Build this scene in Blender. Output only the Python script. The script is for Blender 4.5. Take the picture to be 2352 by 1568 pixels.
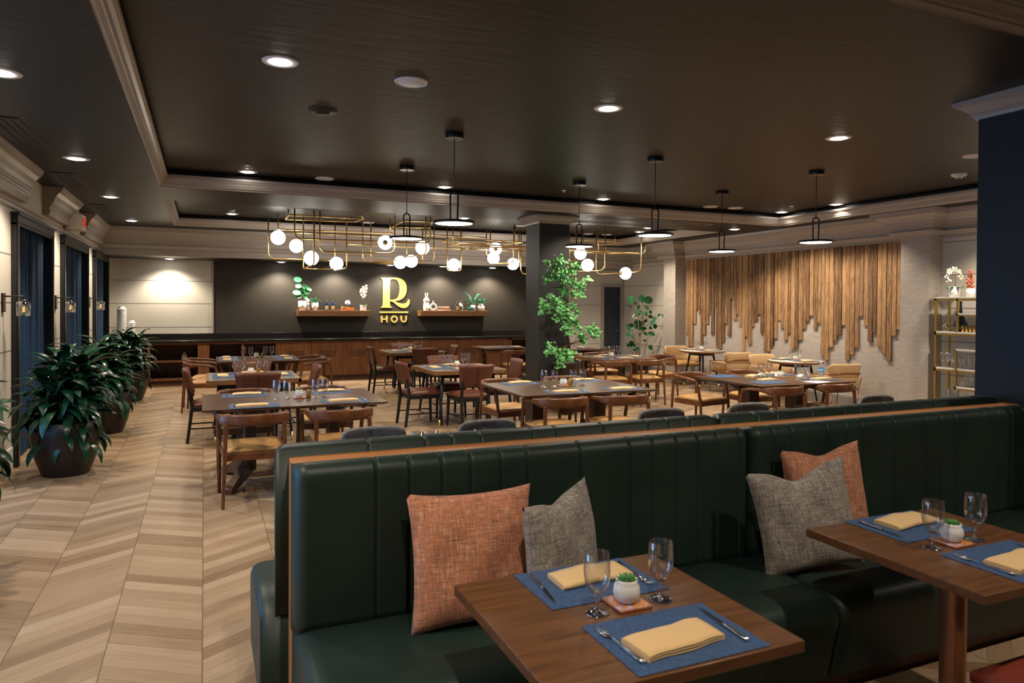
import bpy, bmesh, math, random
from math import sin, cos, pi, radians, sqrt, atan2
from mathutils import Vector, Matrix, Euler
random.seed(7)
SC = bpy.context.scene
C = SC.collection
for o in list(bpy.data.objects): bpy.data.objects.remove(o)

# ------------------------------------------------------------------ camera
YAW, PIT, ROL, F, CY = 0.4105, 0.01259, 0.006515, 1626.0, 718.0
fw = Vector((sin(YAW)*cos(PIT), cos(YAW)*cos(PIT), -sin(PIT)))
rr = Vector((cos(YAW), -sin(YAW), 0)); uu = rr.cross(fw)
R_ = rr*cos(ROL) + uu*sin(ROL); U_ = -rr*sin(ROL) + uu*cos(ROL)
cam = bpy.data.cameras.new('camera'); camo = bpy.data.objects.new('camera', cam); C.objects.link(camo)
m = Matrix((R_, U_, -fw)).transposed().to_4x4(); m.translation = Vector((0, 0, 1.65))
camo.matrix_world = m
cam.sensor_width = 36; cam.lens = 36*F/2352; cam.shift_y = (CY-784)/2352
cam.clip_start = 0.05; cam.clip_end = 60
cam.dof.use_dof = True; cam.dof.focus_distance = 8.0; cam.dof.aperture_fstop = 4.5
SC.camera = camo

# ------------------------------------------------------------------ world (dusk outside the windows), exposure
W = bpy.data.worlds.new('dusk'); SC.world = W; W.use_nodes = True
bg = W.node_tree.nodes['Background']; bg.inputs[0].default_value = (0.10, 0.30, 0.75, 1); bg.inputs[1].default_value = 0.5
SC.view_settings.view_transform = 'Standard'; SC.view_settings.look = 'None'
SC.view_settings.exposure = 0.35; SC.view_settings.gamma = 1.0; SC.view_settings.use_curve_mapping = False
SPOT_W, GLOBE_E, PEND_E, LENS_E = 75.0, 9.0, 16.0, 25.0
WARM = (1.0, 0.85, 0.68); NEUT = (1.0, 0.94, 0.85)

# daylight coming in through the near window of the left wall (just outside it)
al = bpy.data.lights.new('window_daylight', 'AREA'); al.shape = 'RECTANGLE'; al.size = 1.7; al.size_y = 2.2
al.energy = 60; al.color = (0.25, 0.55, 1.0)
for wy in (3.55, 6.5):
    ao = bpy.data.objects.new('window_daylight', al); C.objects.link(ao)
    ao.location = (-2.15, wy, 1.25); ao.rotation_euler = (0, -pi/2, 0)

# ------------------------------------------------------------------ materials
MATS = {}
def mat(name, col=(.5,.5,.5), rough=.5, metal=0, spec=.5, emit=None, estr=0, trans=0, ior=1.45, coat=0, sheen=0, alpha=1):
    m = bpy.data.materials.new(name); m.use_nodes = True
    b = m.node_tree.nodes['Principled BSDF']; I = b.inputs
    I['Base Color'].default_value = (*col, 1); I['Roughness'].default_value = rough; I['Metallic'].default_value = metal
    I['Specular IOR Level'].default_value = spec; I['IOR'].default_value = ior
    I['Transmission Weight'].default_value = trans; I['Coat Weight'].default_value = coat
    I['Sheen Weight'].default_value = sheen; I['Alpha'].default_value = alpha
    if emit: I['Emission Color'].default_value = (*emit, 1); I['Emission Strength'].default_value = estr
    MATS[name] = m; return m
def nodes(m):
    nt = m.node_tree; return nt, nt.nodes, nt.links, nt.nodes['Principled BSDF']
def coord(m, scale=(1,1,1), kind='Object', rot=(0,0,0)):
    nt, N, L, b = nodes(m)
    tc = N.new('ShaderNodeTexCoord'); mp = N.new('ShaderNodeMapping')
    mp.inputs['Scale'].default_value = scale; mp.inputs['Rotation'].default_value = rot
    L.new(tc.outputs[kind], mp.inputs[0]); return mp.outputs[0]
def ramp(m, fac, stops):
    nt, N, L, b = nodes(m); r = N.new('ShaderNodeValToRGB'); e = r.color_ramp.elements
    while len(e) < len(stops): e.new(.5)
    for i, (p, c) in enumerate(stops): e[i].position = p; e[i].color = (*c, 1)
    L.new(fac, r.inputs[0]); return r.outputs[0]
def noise(m, vec, scale, detail=4, rough=.6, dist=0):
    nt, N, L, b = nodes(m); n = N.new('ShaderNodeTexNoise')
    n.inputs['Scale'].default_value = scale; n.inputs['Detail'].default_value = detail
    n.inputs['Roughness'].default_value = rough; n.inputs['Distortion'].default_value = dist
    if vec: L.new(vec, n.inputs['Vector'])
    return n.outputs[0]
def bump(m, h, s=.2, d=.01):
    nt, N, L, b = nodes(m); n = N.new('ShaderNodeBump'); n.inputs['Strength'].default_value = s; n.inputs['Distance'].default_value = d
    L.new(h, n.inputs['Height']); L.new(n.outputs[0], b.inputs['Normal'])
def math_(m, op, a, bb=None, cc=None):
    nt, N, L, b = nodes(m); n = N.new('ShaderNodeMath'); n.operation = op
    for i, v in enumerate((a, bb, cc)):
        if v is None: continue
        if isinstance(v, (int, float)): n.inputs[i].default_value = v
        else: L.new(v, n.inputs[i])
    return n.outputs[0]
def wood(name, c1, c2, rough=.4, scale=(1.2, 14, 14), coat=0, sc=4, objvar=0):
    m = mat(name, c1, rough, coat=coat); v = coord(m, scale)
    f = noise(m, v, sc, 6, .62, .6)
    nt, N, L, b = nodes(m)
    if objvar:
        oi = N.new('ShaderNodeObjectInfo'); a = math_(m, 'MULTIPLY_ADD', oi.outputs['Random'], objvar, f)
        f = math_(m, 'SUBTRACT', a, objvar/2)
    col = ramp(m, f, [(.3, c1), (.5, tuple((x+y)/2 for x, y in zip(c1, c2))), (.72, c2)])
    L.new(col, b.inputs['Base Color']); bump(m, f, .08, .004); return m
def leather(name, col, rough=.42, s=140):
    m = mat(name, col, rough, spec=.45); v = coord(m)
    n = noise(m, v, s, 3, .6); n2 = noise(m, v, 5, 3, .6)
    nt, N, L, b = nodes(m)
    L.new(ramp(m, n2, [(.3, tuple(c*.82 for c in col)), (.7, tuple(min(1, c*1.15) for c in col))]), b.inputs['Base Color'])
    bump(m, n, .12, .002); return m
def cloth(name, stops, rough=.9, s=1.0, bs=.35):
    m = mat(name, stops[0][1], rough, spec=.2, sheen=.15)
    a = noise(m, coord(m, (240*s, 24*s, 24*s)), 1, 3, .7); c = noise(m, coord(m, (24*s, 24*s, 240*s)), 1, 3, .7)
    f = math_(m, 'MULTIPLY_ADD', a, .5, math_(m, 'MULTIPLY', c, .5))
    nt, N, L, b = nodes(m); L.new(ramp(m, f, stops), b.inputs['Base Color']); bump(m, f, bs, .003); return m

# dark painted ceiling
m = mat('ceiling_paint', (.0155, .0120, .0090), .45, spec=.35); bump(m, noise(m, coord(m, (1, 6, 1)), 2.2, 3), .18, .02)
mat('shadow_paint', (.012, .011, .010), .7)
m = mat('trim_paint', (.36, .315, .275), .34, spec=.5)
m = mat('wall_panel_paint', (.57, .53, .455), .6); bump(m, noise(m, coord(m), 90, 3), .05, .002)
m = mat('groove_paint', (.16, .145, .13), .7)
m = mat('linen_plaster', (.40, .36, .31), .8)
f = noise(m, coord(m, (2.2, 2.2, 38)), 3, 5, .65, .5)
nt, N, L, b = nodes(m); L.new(ramp(m, f, [(.3, (.31, .275, .235)), (.7, (.47, .425, .37))]), b.inputs['Base Color']); bump(m, f, .3, .006)
m = mat('dark_wallcover', (.036, .031, .025), .5, spec=.4); bump(m, noise(m, coord(m), 160, 3), .25, .004)
m = mat('navy_paint', (.0070, .0085, .0125), .5); bump(m, noise(m, coord(m), 120, 2), .1, .002)
m = mat('column_paint', (.030, .029, .030), .5); bump(m, noise(m, coord(m), 120, 2), .1, .002)
mat('door_paint', (.030, .040, .055), .4)
mat('baseboard_paint', (.20, .18, .16), .5)
mat('casing_black', (.012, .012, .013), .35)
m = mat('navy_curtain', (.001, .027, .078), .8); bump(m, noise(m, coord(m, (30, 30, 1)), 1.5, 2), .3, .02)
mat('black_stone', (.012, .011, .010), .22, spec=.5)
m = wood('walnut', (.075, .026, .010), (.235, .098, .036), .42, (14, 14, .9), sc=3)
m = wood('walnut_dark', (.045, .016, .008), (.13, .05, .022), .42, (14, 14, .9), sc=3)
wood('table_walnut', (.042, .019, .010), (.112, .054, .027), .30, (1.3, 16, 16), sc=3)
wood('booth_walnut', (.072, .029, .010), (.165, .070, .024), .32, (1.2, 12, 12), coat=.1, sc=3)
wood('edge_wood', (.15, .065, .022), (.30, .14, .05), .4, (1.5, 14, 14))
wood('chair_wood', (.070, .023, .008), (.175, .064, .022), .36, (5, 5, 5), sc=3)
wood('cap_wood', (.36, .13, .035), (.55, .24, .075), .4, (1.0, 14, 14))
wood('shelf_wood', (.13, .055, .02), (.26, .125, .05), .5, (1.2, 12, 12))
m = wood('barn_wood', (.115, .055, .022), (.47, .275, .125), .62, (11, 11, .9), sc=3.4, objvar=.36)
nt, N, L, b = nodes(m); g2 = noise(m, coord(m, (26, 26, 5)), 5, 7, .8, .8); kn = noise(m, coord(m, (9, 9, 3.2)), 2.6, 3, .6)
old = b.inputs['Base Color'].links[0].from_socket; mx = N.new('ShaderNodeMix'); mx.data_type = 'RGBA'; mx.blend_type = 'MULTIPLY'; mx.inputs['Factor'].default_value = .85
L.new(old, mx.inputs['A']); q = math_(m, 'MULTIPLY_ADD', g2, .55, math_(m, 'MULTIPLY', kn, .5)); L.new(ramp(m, q, [(.36, (.30, .26, .22)), (.50, (.85, .82, .78)), (.62, (1, 1, 1))]), mx.inputs['B'])
L.new(mx.outputs['Result'], b.inputs['Base Color']); bump(m, g2, .7, .008)
leather('green_leather', (.0115, .026, .0195), .46)
leather('tan_leather', (.50, .27, .095), .42)
leather('brown_leather', (.115, .036, .018), .42)
leather('red_leather', (.17, .030, .016), .4)
cloth('tan_fabric', [(.35, (.40, .25, .12)), (.65, (.56, .38, .20))], s=1.5, bs=.15)
cloth('grey_fabric', [(.36, (.055, .050, .046)), (.5, (.17, .155, .14)), (.64, (.36, .33, .29))], s=1.2)
cloth('orange_weave', [(.36, (.14, .07, .045)), (.46, (.38, .19, .12)), (.53, (.50, .17, .08)), (.62, (.60, .42, .31))], s=.85)
cloth('grey_weave', [(.34, (.085, .075, .065)), (.5, (.24, .21, .185)), (.66, (.50, .46, .41))], s=1.0)
mat('black_wood', (.010, .010, .011), .4); mat('blue_black', (.012, .020, .032), .3)
mat('brass', (.95, .66, .28), .30, metal=1); mat('brass_satin', (.50, .34, .10), .38, metal=1)
mat('copper', (.42, .19, .09), .3, metal=1); mat('chrome', (.80, .80, .82), .12, metal=1); mat('steel_table', (.42, .20, .12), .25, metal=.6)
mat('black_metal', (.010, .010, .011), .3); mat('bronze_metal', (.035, .022, .016), .35, metal=.4)
m = mat('gold_leaf_sign', (.74, .56, .15), .4, metal=.2)
mat('glass', (1, 1, 1), .0, trans=1, ior=1.45)
def thin(name, tint, k):
    m = bpy.data.materials.new(name); m.use_nodes = True; nt = m.node_tree; nt.nodes.clear(); N = nt.nodes; L = nt.links
    t = N.new('ShaderNodeBsdfTransparent'); t.inputs[0].default_value = (*tint, 1); g = N.new('ShaderNodeBsdfGlossy'); g.inputs['Roughness'].default_value = .03
    f = N.new('ShaderNodeLayerWeight'); f.inputs['Blend'].default_value = k; x = N.new('ShaderNodeMixShader'); o = N.new('ShaderNodeOutputMaterial')
    L.new(f.outputs['Facing'], x.inputs[0]); L.new(t.outputs[0], x.inputs[1]); L.new(g.outputs[0], x.inputs[2]); L.new(x.outputs[0], o.inputs[0]); MATS[name] = m
    p = N.new('ShaderNodeMath'); p.operation = 'MULTIPLY_ADD'; L.new(f.outputs['Facing'], p.inputs[0]); p.inputs[1].default_value = .85; p.inputs[2].default_value = .11; L.new(p.outputs[0], x.inputs[0])
thin('stem_glass', (.97, .985, 1), .3); MATS['stem_glass'].node_tree.nodes['Math'].inputs[2].default_value = .30
thin('thin_glass', (.96, .98, 1), .3); thin('goblet_glass', (.95, .97, .985), .35)
mat('white_ceramic', (.78, .76, .72), .25); mat('white_plastic', (.62, .60, .56), .4); mat('paper', (.75, .72, .66), .7)
mat('teal_glaze', (.02, .12, .11), .2); mat('navy_glaze', (.012, .03, .06), .12, coat=.5); mat('blue_glass', (.02, .035, .11), .15); mat('slate_glass', (.06, .05, .07), .2)
mat('gold_label', (.40, .27, .07), .5); mat('dark_label', (.05, .05, .03), .5)
m = mat('planter_glaze', (.018, .011, .009), .42); mat('soil', (.02, .014, .008), .9); mat('moss', (.035, .06, .012), .9)
def leafm(name, c1, c2, rough, s=9):
    m = mat(name, c1, rough, spec=.5); nt, N, L, b = nodes(m)
    L.new(ramp(m, noise(m, coord(m), s, 3), [(.3, c1), (.7, c2)]), b.inputs['Base Color']); return m
leafm('dark_leaf', (.0035, .024, .010), (.009, .058, .022), .30)
leafm('bright_leaf', (.09, .36, .09), (.26, .62, .21), .5, 14)
leafm('fig_leaf', (.004, .05, .018), (.015, .13, .04), .35)
leafm('vivid_leaf', (.01, .16, .05), (.05, .36, .12), .35, 14)
leafm('palm_leaf', (.01, .10, .05), (.03, .24, .12), .5, 14)
mat('bark', (.085, .045, .02), .8); mat('pale_bark', (.25, .17, .08), .7); mat('succulent', (.06, .20, .05), .5)
mat('petal', (.80, .76, .64), .5); mat('coral', (.55, .14, .07), .7)
m = mat('blue_mat', (.035, .075, .20), .65)
w = noise(m, coord(m, (420, 40, 1)), 1, 2); w2 = noise(m, coord(m, (40, 420, 1)), 1, 2); f = math_(m, 'MULTIPLY_ADD', w, .6, math_(m, 'MULTIPLY', w2, .4))
nt, N, L, b = nodes(m); L.new(ramp(m, f, [(.38, (.018, .044, .115)), (.62, (.052, .110, .235))]), b.inputs['Base Color']); bump(m, f, .4, .002)
mat('napkin_cloth', (.66, .44, .20), .85, sheen=.2)
mat('tile_top', (.16, .17, .18), .18, spec=.5); mat('marble_top', (.60, .57, .52), .2)
m = mat('coaster_stone', (.35, .33, .42), .3); nt, N, L, b = nodes(m)
L.new(ramp(m, noise(m, coord(m), 55, 3), [(.4, (.45, .42, .52)), (.52, (.42, .12, .05)), (.6, (.75, .35, .05)), (.7, (.10, .10, .2))]), b.inputs['Base Color'])
mat('coaster_red', (.25, .06, .02), .6)
mat('globe_glow', (.9, .9, .9), .3, emit=NEUT, estr=GLOBE_E); mat('pendant_glow', (.9, .9, .9), .3, emit=NEUT, estr=PEND_E)
mat('lens_glow', (.9, .9, .9), .3, emit=NEUT, estr=LENS_E); mat('cup_white', (.85, .84, .80), .5); mat('filament', (.9, .5, .1), .5, emit=(1, .42, .08), estr=1.2)
mat('exit_red', (.45, .03, .02), .5, emit=(.9, .08, .04), estr=.25); mat('exit_white', (.75, .70, .60), .5)
mat('red_box', (.5, .01, .02), .5); mat('orange_book', (.75, .22, .03), .6); mat('navy_book', (.03, .035, .08), .6); mat('rust_book', (.42, .10, .05), .6); mat('cream_book', (.62, .50, .38), .6); mat('yellow_book', (.65, .33, .05), .6)
mat('bottle_blue', (.03, .30, .65), .5); mat('bottle_plastic', (.85, .9, .95), .08, trans=.85, ior=1.25)

# chevron plank-tile floor
m = mat('chevron_floor', (.4, .3, .2), .34, spec=.45); nt, N, L, b = nodes(m)
tc = N.new('ShaderNodeTexCoord'); sp = N.new('ShaderNodeSeparateXYZ'); L.new(tc.outputs['Object'], sp.inputs[0])
X, Y = sp.outputs[0], sp.outputs[1]
WS, PL, SL = .42, .118, .64
u = math_(m, 'DIVIDE', math_(m, 'ADD', X, 0.005), WS); ku = math_(m, 'FLOOR', u); fu = math_(m, 'SUBTRACT', u, ku)
par = math_(m, 'FLOORED_MODULO', ku, 2.0) # 0 -> rising, 1 -> falling
sgn = math_(m, 'MULTIPLY_ADD', par, -2.0, 1.0)
off = math_(m, 'MULTIPLY', math_(m, 'MULTIPLY', sgn, fu), WS*SL)
vv = math_(m, 'DIVIDE', math_(m, 'SUBTRACT', Y, off), PL); kv = math_(m, 'FLOOR', vv); fv = math_(m, 'SUBTRACT', vv, kv)
cb = N.new('ShaderNodeCombineXYZ'); L.new(ku, cb.inputs[0]); L.new(kv, cb.inputs[1])
wn = N.new('ShaderNodeTexWhiteNoise'); wn.noise_dimensions = '2D'; L.new(cb.outputs[0], wn.inputs['Vector'])
c3 = N.new('ShaderNodeCombineXYZ'); L.new(math_(m, 'MULTIPLY', X, 2.5), c3.inputs[0]); L.new(math_(m, 'MULTIPLY', vv, 3.2), c3.inputs[1]); L.new(math_(m, 'MULTIPLY', wn.outputs['Value'], 40), c3.inputs[2])
gr = noise(m, c3.outputs[0], 1.6, 5, .62, .5)
tone = math_(m, 'MULTIPLY_ADD', wn.outputs['Value'], .50, math_(m, 'MULTIPLY', gr, .62))
col = ramp(m, tone, [(.22, (.170, .103, .055)), (.48, (.265, .175, .100)), (.66, (.315, .215, .128)), (.86, (.385, .280, .180))])
ju = math_(m, 'MINIMUM', fu, math_(m, 'SUBTRACT', 1.0, fu)); jv = math_(m, 'MINIMUM', fv, math_(m, 'SUBTRACT', 1.0, fv))
gl = math_(m, 'MAXIMUM', math_(m, 'MULTIPLY', math_(m, 'LESS_THAN', ju, .0065), .75), math_(m, 'MULTIPLY', math_(m, 'LESS_THAN', jv, .018), .42))
mx = N.new('ShaderNodeMix'); mx.data_type = 'RGBA'; L.new(gl, mx.inputs['Factor']); L.new(col, mx.inputs['A']); mx.inputs['B'].default_value = (.07, .045, .03, 1)
L.new(mx.outputs['Result'], b.inputs['Base Color'])
L.new(math_(m, 'MULTIPLY_ADD', gr, .22, .24), b.inputs['Roughness']); bump(m, math_(m, 'SUBTRACT', 1.0, gl), .3, .003)

# ------------------------------------------------------------------ mesh building
class MB:
    def __init__(s): s.v = []; s.f = []; s.sm = []
    def add(s, vs, fs, smooth=False):
        o = len(s.v); s.v += [tuple(v) for v in vs]; s.f += [tuple(i+o for i in f) for f in fs]; s.sm += [smooth]*len(fs); return s
    def box(s, x0, x1, y0, y1, z0, z1):
        v = [(x, y, z) for x in (x0, x1) for y in (y0, y1) for z in (z0, z1)]
        return s.add(v, [(0,1,3,2), (4,6,7,5), (0,4,5,1), (2,3,7,6), (0,2,6,4), (1,5,7,3)])
    def hexa(s, b, t):   # bottom 4 pts, top 4 pts
        return s.add(list(b)+list(t), [(3,2,1,0), (4,5,6,7), (0,1,5,4), (1,2,6,5), (2,3,7,6), (3,0,4,7)])
    def lathe(s, prof, c=(0,0,0), n=24, smooth=True, axis='z', cap=True):
        vs = []; k = len(prof)
        for i in range(n):
            a = 2*pi*i/n
            for r, h in prof:
                p = (r*cos(a), r*sin(a), h)
                if axis == 'x': p = (h, r*cos(a), r*sin(a))
                if axis == 'y': p = (r*cos(a), h, r*sin(a))
                vs.append((p[0]+c[0], p[1]+c[1], p[2]+c[2]))
        fs = [(i*k+j, ((i+1) % n)*k+j, ((i+1) % n)*k+j+1, i*k+j+1) for i in range(n) for j in range(k-1)]
        s.add(vs, fs, smooth)
        if cap:
            if prof[0][0] > 1e-5: s.add([vs[i*k] for i in range(n)], [tuple(reversed(range(n)))])
            if prof[-1][0] > 1e-5: s.add([vs[i*k+k-1] for i in range(n)], [tuple(range(n))])
        return s
    def cyl(s, c, r, h, n=20, r2=None): return s.lathe([(r, 0), (r if r2 is None else r2, h)], c, n, True)
    def sphere(s, c, r, n=20, m=12, sz=1):
        return s.lathe([(max(r*sin(pi*j/m), 1e-6), -r*cos(pi*j/m)*sz) for j in range(m+1)], c, n, True, cap=False)
    def tube(s, pts, r, n=8, caps=True, closed=False, smooth=True, flat=None):
        P = [Vector(p) for p in pts]; k = len(P); vs = []
        t0 = (P[1]-P[0]).normalized(); up = Vector((0,0,1)) if abs(t0.z) < .9 else Vector((1,0,0))
        nrm = (up - t0*up.dot(t0)).normalized()
        for i in range(k):
            if closed: t = (P[(i+1) % k]-P[i-1]).normalized()
            else: t = (P[min(i+1, k-1)]-P[max(i-1, 0)]).normalized()
            nrm = (nrm - t*nrm.dot(t)).normalized(); bn = t.cross(nrm)
            rad = r[i] if isinstance(r, (list, tuple)) else r
            for j in range(n):
                a = 2*pi*j/n + (pi/4 if n == 4 else 0)
                ra, rb = (rad, rad) if flat is None else (rad*flat[0], rad*flat[1])
                vs.append(P[i] + nrm*cos(a)*ra + bn*sin(a)*rb)
        e = k if closed else k-1
        fs = [(i*n+j, i*n+(j+1) % n, ((i+1) % k)*n+(j+1) % n, ((i+1) % k)*n+j) for i in range(e) for j in range(n)]
        s.add(vs, fs, smooth and n > 4)
        if caps and not closed: s.add(vs[:n], [tuple(reversed(range(n)))]); s.add(vs[-n:], [tuple(range(n))])
        return s
    def sweep(s, path, prof, closed=False, out=None, smooth=False):
        """path: plan points (x,y); prof: (offset to the left of travel, z). mitred."""
        n = len(path); k = len(prof); vs = []
        for i in range(n):
            p = Vector(path[i])
            d1 = (p-Vector(path[i-1])) if (i > 0 or closed) else None
            d2 = (Vector(path[(i+1) % n])-p) if (i < n-1 or closed) else None
            if d1 is None: d1 = d2
            if d2 is None: d2 = d1
            d1 = d1.normalized(); d2 = d2.normalized()
            n1 = Vector((-d1.y, d1.x)); n2 = Vector((-d2.y, d2.x)); q = (n1+n2); q = q/(1+n1.dot(n2))
            for (o, z) in prof: vs.append((p.x+q.x*o, p.y+q.y*o, z))
        e = n if closed else n-1
        fs = [(i*k+j, ((i+1) % n)*k+j, ((i+1) % n)*k+j+1, i*k+j+1) for i in range(e) for j in range(k-1)]
        s.add(vs, fs, smooth)
        if not closed: s.add(vs[:k], [tuple(range(k))]); s.add(vs[-k:], [tuple(reversed(range(k)))])
        return s
    def prism(s, poly, a, b_, plane='xz'):
        n = len(poly)
        def P(p, d):
            return {'xz': (p[0], d, p[1]), 'xy': (p[0], p[1], d), 'yz': (d, p[0], p[1])}[plane]
        vs = [P(p, a) for p in poly]+[P(p, b_) for p in poly]
        return s.add(vs, [tuple(range(n)), tuple(reversed(range(n, 2*n)))]+[(i, n+i, n+(i+1) % n, (i+1) % n) for i in range(n)])
    def xf(s, M):
        s.v = [tuple(M @ Vector(v)) for v in s.v]; return s
    def build(s, name, material, parent=None, bev=0, seg=2, sub=0, fixn=True):
        me = bpy.data.meshes.new(name); me.from_pydata(s.v, [], s.f); me.polygons.foreach_set('use_smooth', s.sm)
        if bev or fixn:
            bm = bmesh.new(); bm.from_mesh(me)
            bmesh.ops.remove_doubles(bm, verts=bm.verts, dist=1e-5)
            bmesh.ops.recalc_face_normals(bm, faces=bm.faces)
            if bev:
                es = [e for e in bm.edges if len(e.link_faces) == 2 and e.calc_face_angle(0) > .5]
                r = bmesh.ops.bevel(bm, geom=es, offset=bev, segments=seg, profile=.5, affect='EDGES', clamp_overlap=True)
                if seg > 1:
                    for f in r['faces']: f.smooth = True
            bm.to_mesh(me); bm.free()
        me.materials.append(MATS[material]); o = bpy.data.objects.new(name, me); C.objects.link(o)
        if parent: o.parent = parent
        if sub:
            md = o.modifiers.new('sub', 'SUBSURF'); md.levels = sub; md.render_levels = sub
        return o
def B(*a): return MB().box(*a)

def tag(o, label=None, cat=None, group=None, kind=None):
    if label: o['label'] = label
    if cat: o['category'] = cat
    if group: o['group'] = group
    if kind: o['kind'] = kind
    return o
def thing(name, label, cat, loc=(0,0,0), rz=0, group=None):
    o = bpy.data.objects.new(name, None); o.empty_display_size = .1; C.objects.link(o)
    o.location = loc; o.rotation_euler = (0, 0, rz); return tag(o, label, cat, group)
KIDS = {}
def copy_tree(o, parent=None):
    c = o.copy(); C.objects.link(c); c.parent = parent
    for ch in o.children: copy_tree(ch, c)
    return c
USED = set()
def place(proto, loc, rz=0, label=None, group=None, tilt=None):
    if proto.name in USED: o = copy_tree(proto)
    else: o = proto; USED.add(proto.name)
    o.location = loc; o.rotation_euler = (tilt or 0, 0, rz)
    if label: o['label'] = label
    if group: o['group'] = group
    return o
def struct(mb, name, material, bev=0, parent=None):
    o = mb.build(name, material, parent, bev)
    if parent is None: o['kind'] = 'structure'
    return o

# ================================================================== THE ROOM
XL, XR = -1.74, 9.62
struct(MB().add([(-2.2,-2.6,0),(10.2,-2.6,0),(10.2,16.2,0),(-2.2,16.2,0)], [(0,1,2,3)]), 'floor', 'chevron_floor')
WIN = [(2.65, 4.5), (5.55, 7.45), (8.35, 10.24), (10.94, 13.13), (13.88, 15.73)]
wl = MB(); y = -2.6
for a, c in WIN:
    wl.box(-1.94, XL, y, a+.07, 0, 2.46); y = c-.07
wl.box(-1.94, XL, y, 16.2, 0, 2.46); wl.box(-1.94, XL, -2.6, 16.2, 2.46, 3.3)
struct(wl, 'wall_left', 'wall_panel_paint')
gm = MB(); y = -2.6
for a, c in WIN+[(15.95, 16)]:
    for z in (.69, 1.16, 1.63, 2.10):
        gm.box(XL-.002, XL+.0015, y, a, z-.005, z+.005)
    y = c
struct(gm, 'trim_1', 'groove_paint')
bb = MB(); y = -2.6
for a, c in WIN+[(15.35, 16)]:
    if a > y+.05: bb.prism([(XL, 0), (XL+.015, 0), (XL+.015, .2), (XL, .215)], y, a, 'xz')
    y = c
struct(bb, 'baseboard_left', 'wall_panel_paint')
# picture rail and crown pieces
rail = [(0, 2.555), (.018, 2.56), (.022, 2.575), (.018, 2.60), (.03, 2.61), (0, 2.615)]
struct(MB().sweep([(XL, 15.9), (XL, -2.6)], rail), 'trim_2', 'trim_paint')
CR = [(0,2.64),(.08,2.64),(.105,2.70),(.085,2.715),(.085,2.735),(.10,2.74),(.10,2.765),(.12,2.77),(.12,2.79),(.14,2.80),(.15,2.84),(.175,2.885),(.215,2.925),(.235,2.93),(.235,2.95),(.255,2.955),(.262,3.0),(0,3.0)]
def crown(path, k=1, z0=2.64, name='trim_3', extra=None):
    pr = [(d*k, 3.0-(3.0-z)*(3.0-z0)/.36) for d, z in CR]
    if extra: pr = [(0, extra)]+[(.012, extra), (.012, z0-.005)]+pr[1:]
    return struct(MB().sweep(path, pr), name, 'trim_paint')
for i, (a, c) in enumerate([(4.9, 8.73), (9.84, 11.38), (12.58, 14.72)]):
    crown([(XL, c), (XL, a)], .8, 2.66, 'trim_%d' % (3+i))
# windows: black casings, navy curtains or clear glass
for i, (a, c) in enumerate(WIN):
    w = thing('window_%d' % (i+1), None, None); w['kind'] = 'structure'
    cs = MB(); x0, x1 = XL, XL+.045
    for (p, q) in ((a, a+.10), (c-.10, c)): cs.box(x0, x1, p, q, 0, 2.42); cs.box(x0, x1+.012, p+.02, q-.02, 0, 2.44)
    cs.box(x0, x1, a, c, 2.40, 2.52); cs.box(x0, x1+.012, a+.015, c-.015, 2.43, 2.50); cs.box(x0, x1+.03, a-.015, c+.015, 2.50, 2.525)
    cs.box(-1.93, XL, a+.07, a+.085, 0, 2.46); cs.box(-1.93, XL, c-.085, c-.07, 0, 2.46); cs.box(-1.93, XL, a+.07, c-.07, 2.44, 2.46)
    cs.build('casing', 'casing_black', w)
    if i >= 2:
        cu = MB(); n = 90; vs = []
        for j in range(n+1):
            t = j/n; yy = a+.09+(c-a-.18)*t; xx = XL-.045+.022*sin(t*58)+.01*sin(t*23+1)
            vs += [(xx, yy, .02), (xx, yy, 2.44)]
        cu.add(vs, [(2*j, 2*j+2, 2*j+3, 2*j+1) for j in range(n)], True); cu.build('curtain', 'navy_curtain', w, fixn=False)
    else:
        g = MB(); g.box(-1.90, -1.895, a+.08, c-.08, .02, 2.45); g.build('pane', 'thin_glass', w)
        g = MB(); g.box(-1.91, -1.88, (a+c)/2-.02, (a+c)/2+.02, 0, 2.46); g.box(-1.91, -1.88, a+.08, c-.08, 1.2, 1.24); g.build('muntin', 'casing_black', w)
struct(B(-2.6, -2.5, 7.8, 16.4, -.1, 3.3), 'wall_outside', 'shadow_paint')   # exterior wall close to the curtained windows

# back walls
YB, YR = 15.95, 15.1
struct(B(-1.94, .16, YB, YB+.15, 0, 3.3), 'wall_back_light', 'wall_panel_paint')
struct(B(.16, 7.6, YB, YB+.15, 0, 3.3), 'wall_back', 'dark_wallcover')
struct(B(.155, .185, YB-.02, YB, .95, 2.5), 'trim_6', 'trim_paint')
gm = MB()
for z in (1.13, 1.61, 2.07): gm.box(XL, .155, YB-.0015, YB, z-.005, z+.005)
for z in (.69, 1.16, 1.63, 2.10): gm.box(7.5, 8.93, YR-.0015, YR, z-.005, z+.005)
for z in (.69, 1.16, 1.63, 2.10, 2.56): gm.box(XR-.0045, XR, 13.06, YR, z-.005, z+.005)
for z in (.69, 1.16, 1.63, 2.10, 2.56): gm.box(XR-.0015, XR, -2.5, 6.79, z-.005, z+.005)
struct(gm, 'trim_7', 'groove_paint')
struct(MB().box(7.5, 8.95, YR, YR+.15, 0, 3.3).box(8.95, 9.60, YR+.02, YR+.15, 2.12, 3.3).box(7.5, 7.6, YR, YB, 0, 3.3), 'wall_back_right', 'wall_panel_paint')
d = thing('door_1', None, None, (9.29, YR+.05, 0)); d['kind'] = 'structure'
B(-.25, .25, .02, .06, 0, 2.08).build('leaf', 'door_paint', d, .002)
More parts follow.
